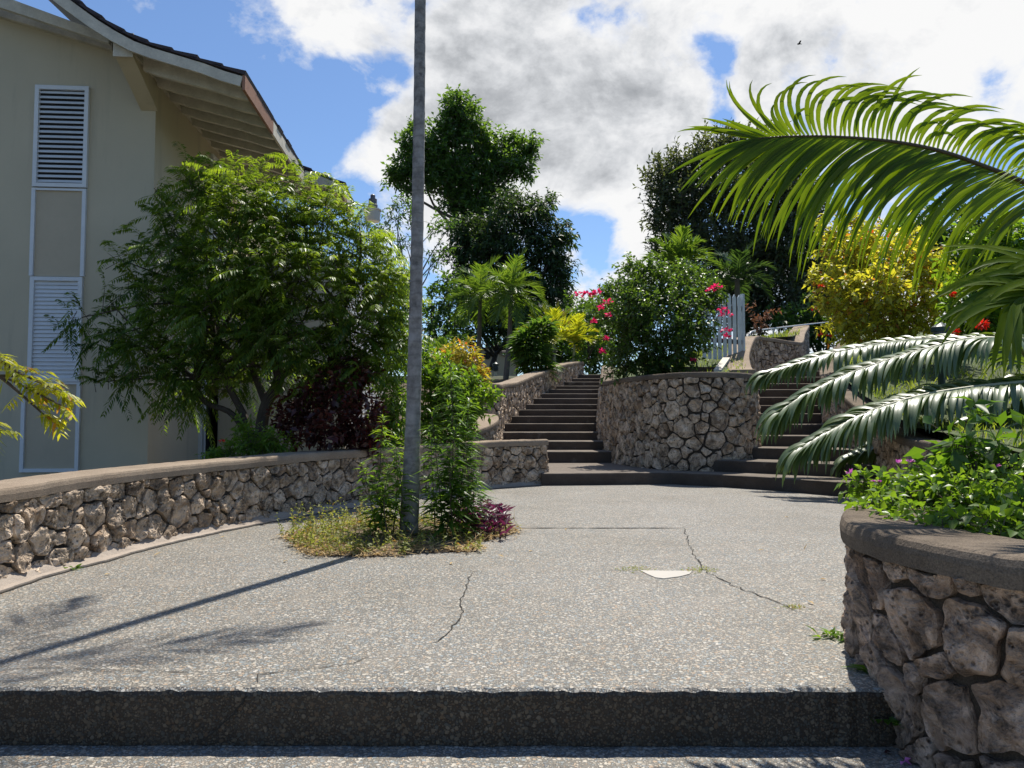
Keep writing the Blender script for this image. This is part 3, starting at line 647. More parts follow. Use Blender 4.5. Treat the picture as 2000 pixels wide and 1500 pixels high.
# side wall: upper louvre and lower door
def sidewin(v0, v1, z0, z1, nsl, name, fill):
    mb = MB(); w = .05
    for a, b, c, d in ((v0, v0+w, z0, z1), (v1-w, v1, z0, z1), (v0+w, v1-w, z0, z0+w), (v0+w, v1-w, z1-w, z1)): hbox(mb, .002, .05, a, b, c, d)
    fr = mb.obj(name, M['white'], house); mb = MB(); hbox(mb, .001, .004, v0+w, v1-w, z0+w, z1-w); mb.obj('dark_backing', M[fill], fr)  # flat dark fill in place of a shaded interior, wall behind is solid
    if nsl:
        mb = MB(); H = z1-z0-2*w
        for i in range(nsl):
            z = z0+w+(i+.5)*H/nsl; mb.hexa([hb(.028, v0+w, z-.02), hb(.034, v0+w, z-.02), hb(.034, v1-w, z-.02), hb(.028, v1-w, z-.02), hb(.008, v0+w, z+.02), hb(.014, v0+w, z+.02), hb(.014, v1-w, z+.02), hb(.008, v1-w, z+.02)])
        mb.obj('slats', M['white'], fr)
va, za = hu(411, 300); vb, zb_ = hu(440, 355)
sidewin(va, vb, 3.9, za, 18, 'louvre_window', 'dark'); sidewin(2.05, 3.1, -.3, 2.0, 0, 'door', 'dark')
v1_, _ = hu(393, 850); mb = MB(); hbox(mb, .002, .05, v1_, v1_+.07, -.3, 2.05); mb.obj('downpipe', M['white'], house)
mb = MB(); hbox(mb, .002, .05, 3.3, 4.1, 1.6, 3.3); mb.obj('shutter', M['white'], house)
# lamp hung from the end of the eave
lp = at(728, 410, 15.0); lamp = thing('eave_lamp', 'drum lamp with dark finned cap on a bent pipe at the eave end', 'lamp', lp)
V, Fc = lathe([(.055, .10), (.055, .18), (.075, .185), (.10, .05), (.10, .12), (.04, .22)][:0] or [(.10, -.02), (.10, .10), (.085, .12), (.085, .22), (.05, .225), (.05, .30), (.03, .32)], 16); mesh('cap', V+lp, Fc, M['lampgrey'], lamp)
V, Fc = lathe([(.14, -.24), (.15, -.20), (.16, -.03), (.18, -.02), (.18, .0), (.1, .01)], 20); mesh('drum', V+lp, Fc, M['lampwhite'], lamp)
mb = MB(); mb.tube(catmull([lp+np.array([-.02, 0, .06]), lp+np.array([-.18, -.05, .07]), at(695, 398, 14.75), at(685, 402, 14.6)], 12), .018, 6); mb.obj('bent_pipe', M['grey_metal'], lamp)
# ------------------------------------------------------------------ foliage tools
ZUP = np.array([0, 0, 1.])
def rdir(n): return unit(rng.normal(size=(n, 3)))
def leafmesh(P, D, L, W, fold=.22, droop=.15, upj=.6, tip=None, up=None):
    n = len(P); L = np.broadcast_to(np.asarray(L, float), (n,))[:, None]; W = np.broadcast_to(np.asarray(W, float), (n,))[:, None]
    D = unit(D); U = (ZUP if up is None else up)+rng.normal(size=(n, 3))*upj; S = unit(np.cross(D, U)); N = np.cross(S, D); dz = ZUP*droop
    V = np.empty((n, 5, 3)); V[:, 0] = P
    V[:, 1] = P+D*L*.42-S*W/2+N*W*fold-dz*L*.2; V[:, 2] = P+D*L*.46-dz*L*.25
    V[:, 3] = P+D*L*.42+S*W/2+N*W*fold-dz*L*.2; V[:, 4] = P+D*L-dz*L
    b = np.arange(n)[:, None]*5; Fq = np.concatenate([b+np.array([[0, 2, 4, 1]]), b+np.array([[0, 3, 4, 2]])], 1).reshape(-1, 4)
    return V.reshape(-1, 3), Fq
def sticks(A, B, ra, rb):
    n = len(A); T = unit(B-A); X = unit(np.cross(T, np.array([.3, .8, .52]))); Y = np.cross(T, X); V = np.empty((n, 6, 3))
    for k in range(3):
        a = 2*math.pi*k/3; o = math.cos(a)*X+math.sin(a)*Y; V[:, k] = A+o*ra; V[:, 3+k] = B+o*rb
    b = np.arange(n)[:, None]*6
    Fq = np.concatenate([b+np.array([[k, (k+1) % 3, 3+(k+1) % 3, 3+k]]) for k in range(3)], 1).reshape(-1, 4)
    return V.reshape(-1, 3), Fq
def join(*parts):
    Vs = []; Fs = []; n = 0
    for V, Fq in parts: Vs.append(V); Fs.append(np.asarray(Fq)+n); n += len(V)
    return np.vstack(Vs), np.vstack(Fs)
def ltint(r, k=5, g=None):
    g = rng.random(len(r)) if g is None else g
    return np.repeat(np.stack([r, g], 1), k, 0)
def clumps_px(cl):
    """(px, py, d, rx, ry[, depth factor]) in photograph pixels -> centres and radii in metres"""
    C, Rr = [], []
    for c in cl:
        d = c[2]; C.append(at(c[0], c[1], d)); k = d/F; z = c[5] if len(c) > 5 else 1.
        Rr.append((c[3]*k, (c[3]+c[4])*.5*k*z, c[4]*k))
    return np.array(C), np.array(Rr)
def twigs(C, Rr, dens, per, twl, out=.62, up=.25, jit=.55, inner=.35):
    """twig starts/ends spread through ellipsoid clumps"""
    A = []; B = []; H = []
    for c, r in zip(C, Rr):
        n = max(4, int(dens*(r[0]*r[2])**1.0)); u = rdir(n); q = inner+(1-inner)*rng.random(n)**.55
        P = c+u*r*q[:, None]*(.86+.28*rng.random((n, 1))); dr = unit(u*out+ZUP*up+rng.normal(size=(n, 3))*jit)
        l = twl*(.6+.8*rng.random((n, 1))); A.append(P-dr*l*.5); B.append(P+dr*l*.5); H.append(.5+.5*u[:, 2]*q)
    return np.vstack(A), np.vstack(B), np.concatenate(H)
def twig_leaves(A, B, H, per, L, W, spread=.9, droop=.2, tl=.5, th=.25, fold=.22, upj=.6, ljit=.35, flat=False):
    n = len(A); T = unit(B-A); X = unit(np.cross(T, ZUP+.2*rng.normal(size=(n, 3)))); Y = np.cross(X, T)
    Ps = []; Ds = []; R_ = []
    for k in range(per):
        f = (k+.6+.3*rng.random((n, 1)))/per; a = k*2.4+rng.random(n)*.9
        s = (np.cos(a)[:, None]*X+np.sin(a)[:, None]*Y) if not flat else X*(1 if k % 2 else -1)+Y*rng.normal(size=(n, 1))*.25
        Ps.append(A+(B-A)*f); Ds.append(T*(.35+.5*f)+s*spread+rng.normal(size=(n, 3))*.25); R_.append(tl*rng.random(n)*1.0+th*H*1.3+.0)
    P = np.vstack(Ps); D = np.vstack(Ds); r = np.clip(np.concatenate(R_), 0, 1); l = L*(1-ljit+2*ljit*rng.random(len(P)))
    V, Fq = leafmesh(P, D, l, l*(W/L), fold, droop, upj)
    return V, Fq, ltint(r)
def limbs(mb, base, C, r0, sub=0, seed=0, wig=.08, rmin=.3, fk=.42):
    """tapered trunk from base splitting towards the clump centres"""
    rs = random.Random(seed); cen = np.mean(C, axis=0); base = np.asarray(base, float); fork = base+(cen-base)*fk+np.array([rs.uniform(-.1, .1), rs.uniform(-.1, .1), 0])*np.linalg.norm(cen-base)
    mid = (base+fork)/2+np.array([rs.uniform(-wig, wig), rs.uniform(-wig, wig), 0])*np.linalg.norm(cen-base)
    tr = catmull([base, mid, fork], 9); mb.tube(tr, np.linspace(r0, r0*.72, 9), 9)
    for c in C:
        k = rs.randint(4 if fk < .5 else 6, 8); s = tr[k]; m = s+(c-s)*.5+np.array([rs.uniform(-1, 1), rs.uniform(-1, 1), rs.uniform(-.2, .6)])*np.linalg.norm(c-s)*.14
        mb.tube(catmull([s, m, c], 9), np.linspace(r0*.55, r0*.10+.003, 9), 6)
def plant(name, label, cat, base, cl, mat, dens, per, L, W, twl, r0=.05, bark='bark', parts=('trunk', 'crown'), group=None, twr=.004, droop=.2, up=.25, spread=.9, tl=.5, th=.25, upj=.6, inner=.35, fold=.22, stems=None, jit=.55, ret=False, flat=False, seed=0, fk=.42):
    t = thing(name, label, cat, base, group); C, Rr = clumps_px(cl)
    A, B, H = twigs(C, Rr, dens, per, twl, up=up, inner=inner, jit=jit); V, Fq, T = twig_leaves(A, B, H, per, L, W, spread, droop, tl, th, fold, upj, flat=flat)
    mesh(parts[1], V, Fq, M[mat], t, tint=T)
    mb = MB()
    if stems:
        for s in stems:
            c = C[random.randrange(len(C))]; p = np.array(base)+np.array([random.uniform(-.03, .03), random.uniform(-.03, .03), 0]); mb.tube(catmull([p, (p+c)/2+rng.normal(size=3)*.06*np.linalg.norm(c-p), c], 7), np.linspace(r0, r0*.25, 7), 5)
    else: limbs(mb, base, C, r0, seed=seed, fk=fk, wig=.08 if fk < .5 else .02)
    sv, sf = sticks(A, B, twr, twr*.5); mb.add(sv, sf.tolist()); mb.obj(parts[0], M[bark], t)
    if ret: return t, C, Rr
    return t
def cluster(name, c, r, n, L, W, mat, parent, up=.3):
    """a head of small petals"""
    u = rdir(n); u[:, 2] = np.abs(u[:, 2])*.8+u[:, 2]*.2; P = np.asarray(c)+u*r*(.3+.6*rng.random((n, 1)))
    V, Fq = leafmesh(P, u+rng.normal(size=(n, 3))*.5, L*(.7+.6*rng.random(n)), W, .15, .05, 1.)
    return mesh(name, V, Fq, M[mat], parent, tint=ltint(rng.random(n)))

def frond_arrays(rp, U0, npair, lenf, wid, ang, lift, bends, segs=5, fold=.35, t0=.06, jitter=.06, sides=(1, -1), wprof=1., ang2=None, lenf2=None, bs=None):
    """leaflets along a rachis (m,3); bends[side] = vector added along each leaflet's length; ang(t) angle from the rachis"""
    m = len(rp); u = np.linspace(t0, .995, npair); idx = u*(m-1); i0 = np.clip(idx.astype(int), 0, m-2); f = (idx-i0)[:, None]
    Vs = []; Fs = []; Ts = []; nb = 0
    Tn = unit(np.gradient(rp, axis=0)); p = rp[i0]*(1-f)+rp[i0+1]*f; T = unit(Tn[i0]*(1-f)+Tn[i0+1]*f)
    U = U0-T*np.sum(T*U0, 1, keepdims=True); U = unit(U); S = np.cross(T, U)
    for s in sides:
        an = ang if s > 0 or ang2 is None else ang2; ln_ = lenf if s > 0 or lenf2 is None else lenf2
        a = np.array([an(x) for x in u])[:, None]+rng.normal(size=(npair, 1))*jitter; L = np.array([ln_(x) for x in u])[:, None]*(1+rng.normal(size=(npair, 1))*.09)*np.where(rng.random((npair, 1)) < .05, .55, 1.)
        lf = lift*(1+rng.normal(size=(npair, 1))*.35)
        d = unit(np.cos(a)*T+np.sin(a)*S*s+lf*U); pos = p.copy(); sec = []; bv = np.asarray(bends[0 if s > 0 else 1], float); tw = (1+rng.normal(size=(npair, 1))*.2)*(1 if bs is None else np.array([bs(x) for x in u])[:, None])
        N = unit(U-d*np.sum(U*d, 1, keepdims=True))
        for k in range(segs+1):
            x = k/segs; w = wid*max(.03, (min(1, .35+2.6*x))*(1-x**2.6)**.9)*wprof
            N = unit(N-d*np.sum(N*d, 1, keepdims=True)); Wd = np.cross(d, N)
            sec.append(np.stack([pos-Wd*w/2, pos-N*w*fold*.5, pos+Wd*w/2], 1)); pos = pos+d*L/segs; d = unit(d+bv*tw*(1.6/segs)*(.35+x))
        V = np.stack(sec, 1).reshape(npair, -1, 3); q = []
        for k in range(segs):
            for c in range(2): q.append([k*3+c, k*3+c+1, k*3+4+c, k*3+3+c])
        Fq = (np.arange(npair)[:, None, None]*(3*(segs+1))+np.array(q)[None]).reshape(-1, 4)+nb
        Vs.append(V.reshape(-1, 3)); Fs.append(Fq); nb += V.size//3; r = rng.random(npair); Ts.append(np.repeat(np.stack([r, rng.random(npair)], 1), 3*(segs+1), 0))
    return np.vstack(Vs), np.vstack(Fs), np.vstack(Ts)
def palm(name, label, base, top, nf, flen, lw, mat, r0, npair=26, grav=.8, el=(75, -15), group=None, bark='bark_grey', lean=0., llen=.33, cat='palm tree', trunk=True, segs=3, seed=0, spread=1.):
    t = thing(name, label, cat, base, group); rs = random.Random(seed); base = np.array(base); top = np.array(top)
    if trunk:
        mb = MB(); pts = catmull([base-np.array([0, 0, .2]), base+(top-base)*.5+np.array([lean, 0, 0]), top], 14); mb.tube(pts, np.linspace(r0*1.25, r0*.8, 14), 10); mb.obj('trunk', M[bark], t)
    for i in range(nf):
        az = i*2.399+rs.uniform(-.25, .25); e = R(el[0]+(el[1]-el[0])*((i+.5)/nf)**.9); L = flen*rs.uniform(.82, 1.1); h = np.array([math.cos(az), math.sin(az), 0])
        d = h*math.cos(e)*spread+ZUP*math.sin(e); d = unit(d); P = [top.copy()]
        for k in range(10): P.append(P[-1]+d*L/10); d = unit(d+np.array([0, 0, -grav*.15*(.4+k*.16)]))
        P = np.array(P); V, Fq, T = frond_arrays(P, ZUP+h*-.2, npair, lambda x: llen*flen*(math.sin(math.pi*min(1, .12+.86*x))**.6)*.95+.05*flen, lw, lambda x: 1.15-.75*x, .25, [(0, 0, -.55)]*2, segs, t0=.16, jitter=.1)
        V2, F2 = tube(P, np.linspace(r0*.22, .004, 11), 4, False); V3, F3 = join((V, Fq), (np.array(V2), np.array(F2)))
        T3 = np.vstack([T, np.full((len(V2), 2), .9)]); mesh('frond', V3, F3, M[mat], t, tint=T3)
    return t

M['f_feather'] = leaf_mat('feathery leaflets', (.020, .062, .015), (.150, .215, .030), .46, .42)
M['f_tree'] = leaf_mat('tree leaves', (.026, .068, .018), (.080, .145, .032), .45, .45)
M['f_dark'] = leaf_mat('dark tree leaves', (.014, .036, .015), (.046, .085, .028), .32, .5)
M['f_grey'] = leaf_mat('greyish needles', (.026, .044, .022), (.075, .095, .056), .32, .5)
M['f_bg'] = leaf_mat('background leaves', (.024, .060, .016), (.072, .13, .030), .42, .45)
M['f_hedge'] = leaf_mat('yellow green leaves', (.13, .165, .018), (.42, .40, .06), .45, .42, (1.9, 1.8, .7), cc=(.38, .16, .04))
M['f_boug'] = leaf_mat('small glossy leaves', (.020, .052, .013), (.090, .155, .030), .40, .36)
M['f_red'] = leaf_mat('dark red leaves', (.022, .010, .012), (.085, .022, .016), .25, .33, (2.4, .9, .6))
M['f_bright'] = leaf_mat('bright green leaves', (.050, .115, .014), (.135, .215, .028), .45, .38)
M['f_croton'] = leaf_mat('variegated leaves', (.18, .20, .03), (.46, .36, .06), .4, .4, (1.7, 1.6, .7), cc=(.45, .13, .05))
M['f_weed'] = leaf_mat('narrow weed leaves', (.030, .080, .012), (.090, .165, .022), .42, .36)
M['f_lowweed'] = leaf_mat('yellowing weeds', (.13, .17, .03), (.27, .26, .07), .4, .55, (1.5, 1.5, .8), cc=(.34, .19, .06))
M['f_purple'] = leaf_mat('purple leaves', (.030, .008, .018), (.085, .016, .045), .35, .4, (1.8, .9, 1.5))
M['f_palm'] = leaf_mat('palm leaflets', (.046, .088, .008), (.100, .148, .012), .5, .42, (2.2, 2.05, .5), .26)
M['f_palmlow'] = leaf_mat('glossy palm leaflets', (.060, .100, .026), (.10, .145, .045), .25, .42, (2.3, 2.2, .6), 1.0)
pb_ = M['f_palmlow'].node_tree.nodes['Principled BSDF']; pb_.inputs['Coat Weight'].default_value = .4; pb_.inputs['Coat Roughness'].default_value = .38
M['f_palmbg'] = leaf_mat('small palm leaflets', (.045, .095, .020), (.105, .165, .030), .4, .4)
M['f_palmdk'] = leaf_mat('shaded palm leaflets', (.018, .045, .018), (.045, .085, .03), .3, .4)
M['f_palmye'] = leaf_mat('yellow palm leaflets', (.17, .23, .02), (.36, .37, .03), .45, .4, (1.7, 1.6, .7), cc=(.40, .26, .02))
M['f_branch'] = leaf_mat('lime leaflets', (.14, .18, .02), (.32, .32, .03), .5, .4, (1.9, 1.8, .6), cc=(.34, .17, .03))
M['f_brown'] = leaf_mat('withered leaves', (.10, .05, .03), (.24, .13, .08), .25, .7, (1.4, 1.1, .8))
M['f_grass'] = leaf_mat('grass blades', (.07, .12, .02), (.20, .25, .05), .4, .5)
M['p_pink'] = leaf_mat('pink bracts', (.45, .012, .085), (.72, .04, .17), .4, .5, (1.2, .8, 1.0))
M['p_red'] = leaf_mat('red florets', (.50, .015, .012), (.75, .05, .02), .3, .5, (1.2, .7, .6))
M['p_violet'] = leaf_mat('violet petals', (.42, .08, .36), (.62, .2, .5), .3, .5, (1.1, .8, 1.1))
M['bird'] = plain('bird plumage', (.03, .028, .026), .8, .3)

# ------------------------------------------------------------------ tall palm in the terrace
pb = at(797, 1050, 6.35); trunk_px = [(797, 1050, 6.35), (803, 930, 6.36), (808, 780, 6.38), (812, 600, 6.40), (816, 400, 6.42), (819, 200, 6.44), (821, 0, 6.46)]
TP = [at(*q) for q in trunk_px]; TP[0][2] = -.05; tp_top = TP[-1]+(TP[-1]-TP[-3])/(TP[-1][2]-TP[-3][2])*(7.15-TP[-1][2])
tall = thing('palm_tree', 'slender grey palm trunk rising from the weedy bed in the terrace', 'palm tree', TP[0])
pts = catmull(TP+[tp_top], 120); zz = pts[:, 2]
rad = np.interp(zz, [-.1, .1, .5, 1.0, 2., 4.5, 7.2], [.086, .082, .074, .064, .056, .049, .044]); rad = rad*(1+.025*np.sin(zz*31)+.02*np.array([noise.noise(Vector((z*4, 0, 3))) for z in zz]))
mb = MB(); mb.tube(pts, rad, 20); mb.obj('trunk', M['palm'], tall, True)
for i in range(6):
    az = i*2.399+.9; e = R(75-75*((i+.5)/6)); h = np.array([math.cos(az), math.sin(az), 0]); d = h*math.cos(e)+ZUP*math.sin(e); P = [tp_top.copy()]
    for k in range(10): P.append(P[-1]+d*.125); d = unit(d+np.array([0, 0, -.14*(.4+k*.16)]))
    V, Fq, T = frond_arrays(np.array(P), ZUP, 24, lambda x: .10+.36*math.sin(math.pi*min(1, .15+.8*x)), .022, lambda x: 1.0-.7*x, .2, [(0, 0, -.9)]*2, 3, t0=.2, jitter=.12)
    mesh('frond', V, Fq, M['f_palm'], tall, tint=T)

# ------------------------------------------------------------------ big palm on the right, crown just out of the picture
cr = np.array([3.6, 4.2, 1.45])
rp = thing('palm_tree', 'near palm reaching in from the right with one big backlit frond across the sky', 'palm tree', (3.6, 4.2, .5))
mb = MB(); mb.tube(catmull([(3.65, 4.25, .3), (3.58, 4.2, .9), cr+np.array([0, 0, .08])], 10), np.linspace(.17, .13, 10), 12); mb.obj('trunk', M['bark'], rp)
def bigfrond(pix, U0, npair, lenf, wid, ang, lift, bends, mat, segs=8, rr=.013, sides=(1, -1), t0=.1, jitter=.05, lab=None, stalk='rachis', root=None, crown=None, **kw):
    root = root or rp; P = catmull([cr if crown is None else crown]+[at(*q) for q in pix], 60); n2 = kw.pop('n2', None)
    if n2:
        V1, F1, T1 = frond_arrays(P, np.array(U0, float), npair, lenf, wid, ang, lift, bends, segs, .30, t0, jitter, (1,), **kw); V2, F2, T2 = frond_arrays(P, np.array(U0, float), n2, lenf, wid*1.04, ang, lift, bends, segs, .30, t0, jitter, (-1,), **kw)
        V, Fq = join((V1, F1), (V2, F2)); T = np.vstack([T1, T2])
    else: V, Fq, T = frond_arrays(P, np.array(U0, float), npair, lenf, wid, ang, lift, bends, segs, .30, t0, jitter, sides, **kw)
    o = mesh('frond', V, Fq, M[mat], root, tint=T, label=lab)
    V2, F2 = tube(P, np.linspace(rr*1.5, rr*.3, 60), 6, False); mesh('rachis', np.array(V2), np.array(F2), M[stalk], o)
M['rachis'] = plain('brown rachis', (.06, .045, .02), .5, .3, 8, .1); M['rachis_pale'] = plain('pale rachis', (.30, .30, .18), .5, .2, 8, .1)
# upper frond, its blade turned towards the viewer
tipk = lambda x: max(0., (x-.78)/.22)
bigfrond([(2205, 500, 4.0), (2100, 402, 3.92), (2000, 356, 3.85), (1920, 324, 3.82), (1840, 296, 3.80), (1760, 279, 3.79), (1680, 270, 3.78), (1600, 266, 3.78), (1530, 267, 3.79), (1470, 271, 3.80)], (.1, -.99, -.02), 70, lambda x: .45*(1-.25*tipk(x)), .0265, lambda x: 1.68-1.2*tipk(x)**.8-.3*max(0, (x-.5)/.28)*(x < .78)-.3*(x >= .78), .10, [(2.9, .5, -.9), (.18, .05, -1.35)], 'f_palm', 10, .012, t0=.22, jitter=.07,
         ang2=lambda x: .62-.38*tipk(x), n2=108, lenf2=lambda x: .90*(1-.50*max(0., (x-.5)/.5)), bs=lambda x: 1-.75*tipk(x))
# frond coming towards the viewer at the right edge
bigfrond([(2250, 500, 3.7), (2150, 512, 3.35), (2065, 545, 3.1), (1985, 590, 2.92)], (.1, -.75, .6), 40, lambda x: .56-.1*x, .040, lambda x: 1.5-1.15*x, .10, [(0, 0, -.95), (0, 0, -1.4)], 'f_palm', 8, .012, t0=.62, jitter=.2)
# a higher frond whose blade shades the planter
bigfrond([(2300, 420, 3.5), (2260, 330, 3.1), (2150, 300, 2.85)], (0, 0, 1), 44, lambda x: .5, .034, lambda x: 1.0-.5*x, .1, [(0, 0, -.8)]*2, 'f_palm', 6, .012, t0=.2)

# second palm further back beside the stairs; its fronds arch down over the steps
cr2 = np.array([7.3, 10.2, 1.55]); rp2 = thing('palm_tree', 'palm further back at the right whose pale glossy fronds arch down over the right stairs', 'palm tree', (7.4, 10.3, 1.1))
mb = MB(); mb.tube(catmull([(7.4, 10.3, .8), (7.35, 10.25, 1.2), cr2+np.array([0, 0, .1])], 8), np.linspace(.26, .20, 8), 12); mb.obj('trunk', M['bark'], rp2)
gr = [(0, 0, -2.6), (0, 0, -2.6)]
LW_ = lambda L0: (lambda x: L0*(1-.30*x))
def lowfrond(pix, n_, L0, a0): bigfrond(pix, (0, -.3, 1), n_, LW_(L0), .085, lambda x: a0-.75*max(0, (x-.6)/.4), .22, gr, 'f_palmlow', 9, .024, stalk='rachis_pale', jitter=.05, root=rp2, crown=cr2, t0=.04)
lowfrond([(2000, 664, 10.6), (1880, 660, 10.9), (1750, 667, 11.1), (1620, 691, 11.2), (1540, 715, 11.25), (1495, 730, 11.25)], 120, .64, .95)
lowfrond([(1980, 672, 9.6), (1900, 662, 9.8), (1830, 676, 9.9), (1740, 702, 10.1), (1640, 737, 10.2), (1565, 776, 10.25), (1522, 806, 10.25)], 120, .80, 1.0)
lowfrond([(2010, 746, 9.3), (1900, 757, 9.3), (1800, 773, 9.4), (1700, 803, 9.5), (1625, 840, 9.6), (1568, 874, 9.6)], 120, .80, 1.0)
lowfrond([(2020, 798, 10.3), (1900, 812, 10.5), (1820, 830, 10.6), (1740, 855, 10.7), (1660, 890, 10.75)], 100, .68, .9)
lowfrond([(2060, 800, 9.2), (1980, 830, 9.0), (1900, 860, 8.9), (1830, 900, 8.9)], 80, .85, .9)
# ------------------------------------------------------------------ near shrubs in the planter on the right
C_near = [(1740, 1000, 3.4, 45, 22), (1800, 1010, 3.2, 55, 28), (1870, 1025, 3.0, 60, 28), (1950, 1030, 2.85, 70, 28), (1700, 985, 3.55, 35, 18), (1790, 985, 3.65, 90, 50), (1880, 975, 3.5, 95, 60), (1960, 985, 3.3, 90, 60), (1730, 960, 3.8, 55, 35), (1850, 940, 3.9, 105, 38), (1960, 935, 3.8, 90, 45), (1690, 945, 3.85, 30, 22), (1990, 1010, 3.15, 60, 40)]
t, C, Rr = plant('flowering_shrub', 'low leafy shrub with a few violet flowers spilling over the near planter wall', 'shrub', (2.15, 3.4, .55), C_near, 'f_bright', 2300, 8, .052, .030, .13, .008, 'twig', ('stems', 'foliage'), stems=[.35]*26, twr=.0025, spread=1., inner=.2, seed=2, ret=True)
for q in ((1658, 924, 3.75), (1712, 941, 3.6), (1945, 913, 3.55), (1776, 902, 3.8), (1757, 905, 3.8)):
    p = at(*q); cluster('flower', p, .012, 9, .022, .014, 'p_violet', t)
plant('tall_sapling', 'taller thin sapling with long oval leaves behind the near planter shrub', 'sapling', (2.35, 3.72, .55), [(1868, 850, 3.75, 45, 45), (1905, 900, 3.75, 45, 50), (1825, 920, 3.8, 35, 45), (1955, 870, 3.8, 50, 50), (1900, 800, 3.8, 20, 25)], 'f_weed', 520, 6, .105, .048, .2, .008, 'twig', ('stem', 'foliage'), stems=[.1]*5, twr=.003, seed=3)
# weeds at the foot of the walls
def tuft(label, p, n, L, W, mat='f_weed', name='weed', el=.7, cat='weed', spread=.03):
    t = thing(name, label, cat, p); az = rng.random(n)*6.283; e = el*(.5+.8*rng.random(n)); D = np.stack([np.cos(az)*np.cos(e), np.sin(az)*np.cos(e), np.sin(e)], 1)
    P = np.array(p)+np.stack([rng.normal(size=n)*spread, rng.normal(size=n)*spread, np.zeros(n)], 1); V, Fq = leafmesh(P, D, L*(.6+.7*rng.random(n)), W, .2, .3, .2); mesh('leaves', V, Fq, M[mat], t, tint=ltint(rng.random(n)))
tuft('small green weed at the foot of the low wall near the left edge', gnd(142, 1112), 22, .06, .022)
tuft('yellow green weed at the foot of the planter wall on the terrace', gnd(1632, 1245), 30, .08, .02, 'f_bright')
tuft('broad leaved weed where the planter wall meets the step edge', gnd(1695, 1312), 9, .10, .034, el=.5)
tuft('leafy weed on the step face beside the planter wall', np.array([1.415, 2.80, -.12]), 26, .05, .026, el=.9, spread=.025)
tuft('tuft of thin grass at the bottom of the big planter stones', gnd(1880, 1500, -.2), 40, .12, .006, 'f_grass', 'grass_tuft', el=1.0, cat='grass tuft')
tuft('brown moss tuft at the left end of the white patch', gnd(1240, 1112), 70, .022, .010, 'f_lowweed', 'moss_tuft', cat='moss', spread=.05)
tuft('olive moss tuft at the right end of the white patch', gnd(1368, 1114), 70, .026, .012, 'f_lowweed', 'moss_tuft', cat='moss', spread=.05)
tuft('small brown moss spot on the crack near the planter wall', gnd(1553, 1186), 60, .018, .010, 'f_lowweed', 'moss_tuft', cat='moss', spread=.03)
for q, m_, lab in (((1727, 1468), 'f_red', 'fallen dark red petal on the lower pavement'), ((1766, 1487), 'p_violet', 'fallen violet petal on the lower pavement')):
    p = gnd(*q, -.2); t = thing('fallen_petal', lab, 'petal', p); V, Fq = leafmesh(np.array([p, p, p]), rdir(3)*np.array([1, 1, .3]), .026, .018, .3, 0, .5); mesh('petal', V, Fq, M[m_], t, tint=ltint(rng.random(3)))

# ------------------------------------------------------------------ weeds round the palm
bedp = []
for i in range(40):
    a = 2*math.pi*i/40; r = .93+.30*noise.noise(Vector((math.cos(a)*1.5, math.sin(a)*1.5, 2)))+.10*noise.noise(Vector((math.cos(a)*5, math.sin(a)*5, 4))); bedp.append((-.98+.98*r*math.cos(a), 6.45+1.0*r*math.sin(a)))
V = [(-.98, 6.45, .05)]
for s, z in ((.35, .05), (.7, .035), (.93, .010), (1., .003)):
    V += [(-.98+(x+.98)*s, 6.45+(y-6.45)*s, z+.012*noise.noise(Vector((x*s*9, y*s*9, 0)))) for x, y in bedp]
Fc = [[0, 1+i, 1+(i+1) % 40] for i in range(40)]+[[1+40*k+i, 1+40*k+40+i, 1+40*k+40+(i+1) % 40, 1+40*k+(i+1) % 40] for k in range(3) for i in range(40)]
mesh('bed_soil', V, Fc, M['soil'], kind='structure')
def tallweed(label, stems, L, W, dens, mat='f_weed', name='tall_weed'):
    t = thing(name, label, 'weed', at(*stems[0][0]))
    for (b, m_, tp) in stems:
        P = catmull([at(*b), at(*m_), at(*tp)], 24); mb = MB(); mb.tube(P, np.linspace(.006, .002, 24), 5); st = mb.obj('stem', M['twig'], t)
        n = int(dens*np.linalg.norm(P[-1]-P[0])); f = rng.random(n)**.8*.97+.03; i = f*23; i0 = i.astype(int).clip(0, 22); q = P[i0]+(P[i0+1]-P[i0])*(i-i0)[:, None]
        az = rng.random(n)*6.283; e = .6-.55*rng.random(n)+.5*(f > .93); D = np.stack([np.cos(az)*np.cos(e), np.sin(az)*np.cos(e), np.sin(e)], 1)
        l = L*(.55+.6*rng.random(n))*(1-.55*f**3)
        # arching leaf of two joined blades
        V1, F1 = leafmesh(q, D, l, l*W/L, .25, .45, .12); mesh('leaves', V1, F1, M[mat], st, tint=ltint(np.clip(rng.random(n)*.7+.3*(f > .8), 0, 1)))
tallweed('tall bushy weed with narrow leaves right of the palm trunk', [((880, 1040, 6.3), (885, 860, 6.3), (878, 690, 6.35)), ((895, 1040, 6.4), (905, 900, 6.4), (918, 770, 6.45)), ((865, 1040, 6.2), (856, 930, 6.2), (842, 805, 6.2)), ((908, 1040, 6.3), (915, 950, 6.3), (906, 850, 6.3)), ((850, 1040, 6.5), (846, 950, 6.5), (840, 840, 6.5)), ((885, 1040, 6.1), (880, 950, 6.1), (888, 840, 6.1)), ((920, 1030, 6.5), (925, 960, 6.5), (915, 880, 6.5)), ((872, 1040, 6.1), (880, 980, 6.1), (875, 900, 6.1)), ((900, 1045, 6.2), (895, 990, 6.2), (905, 930, 6.2))], .23, .034, 150)
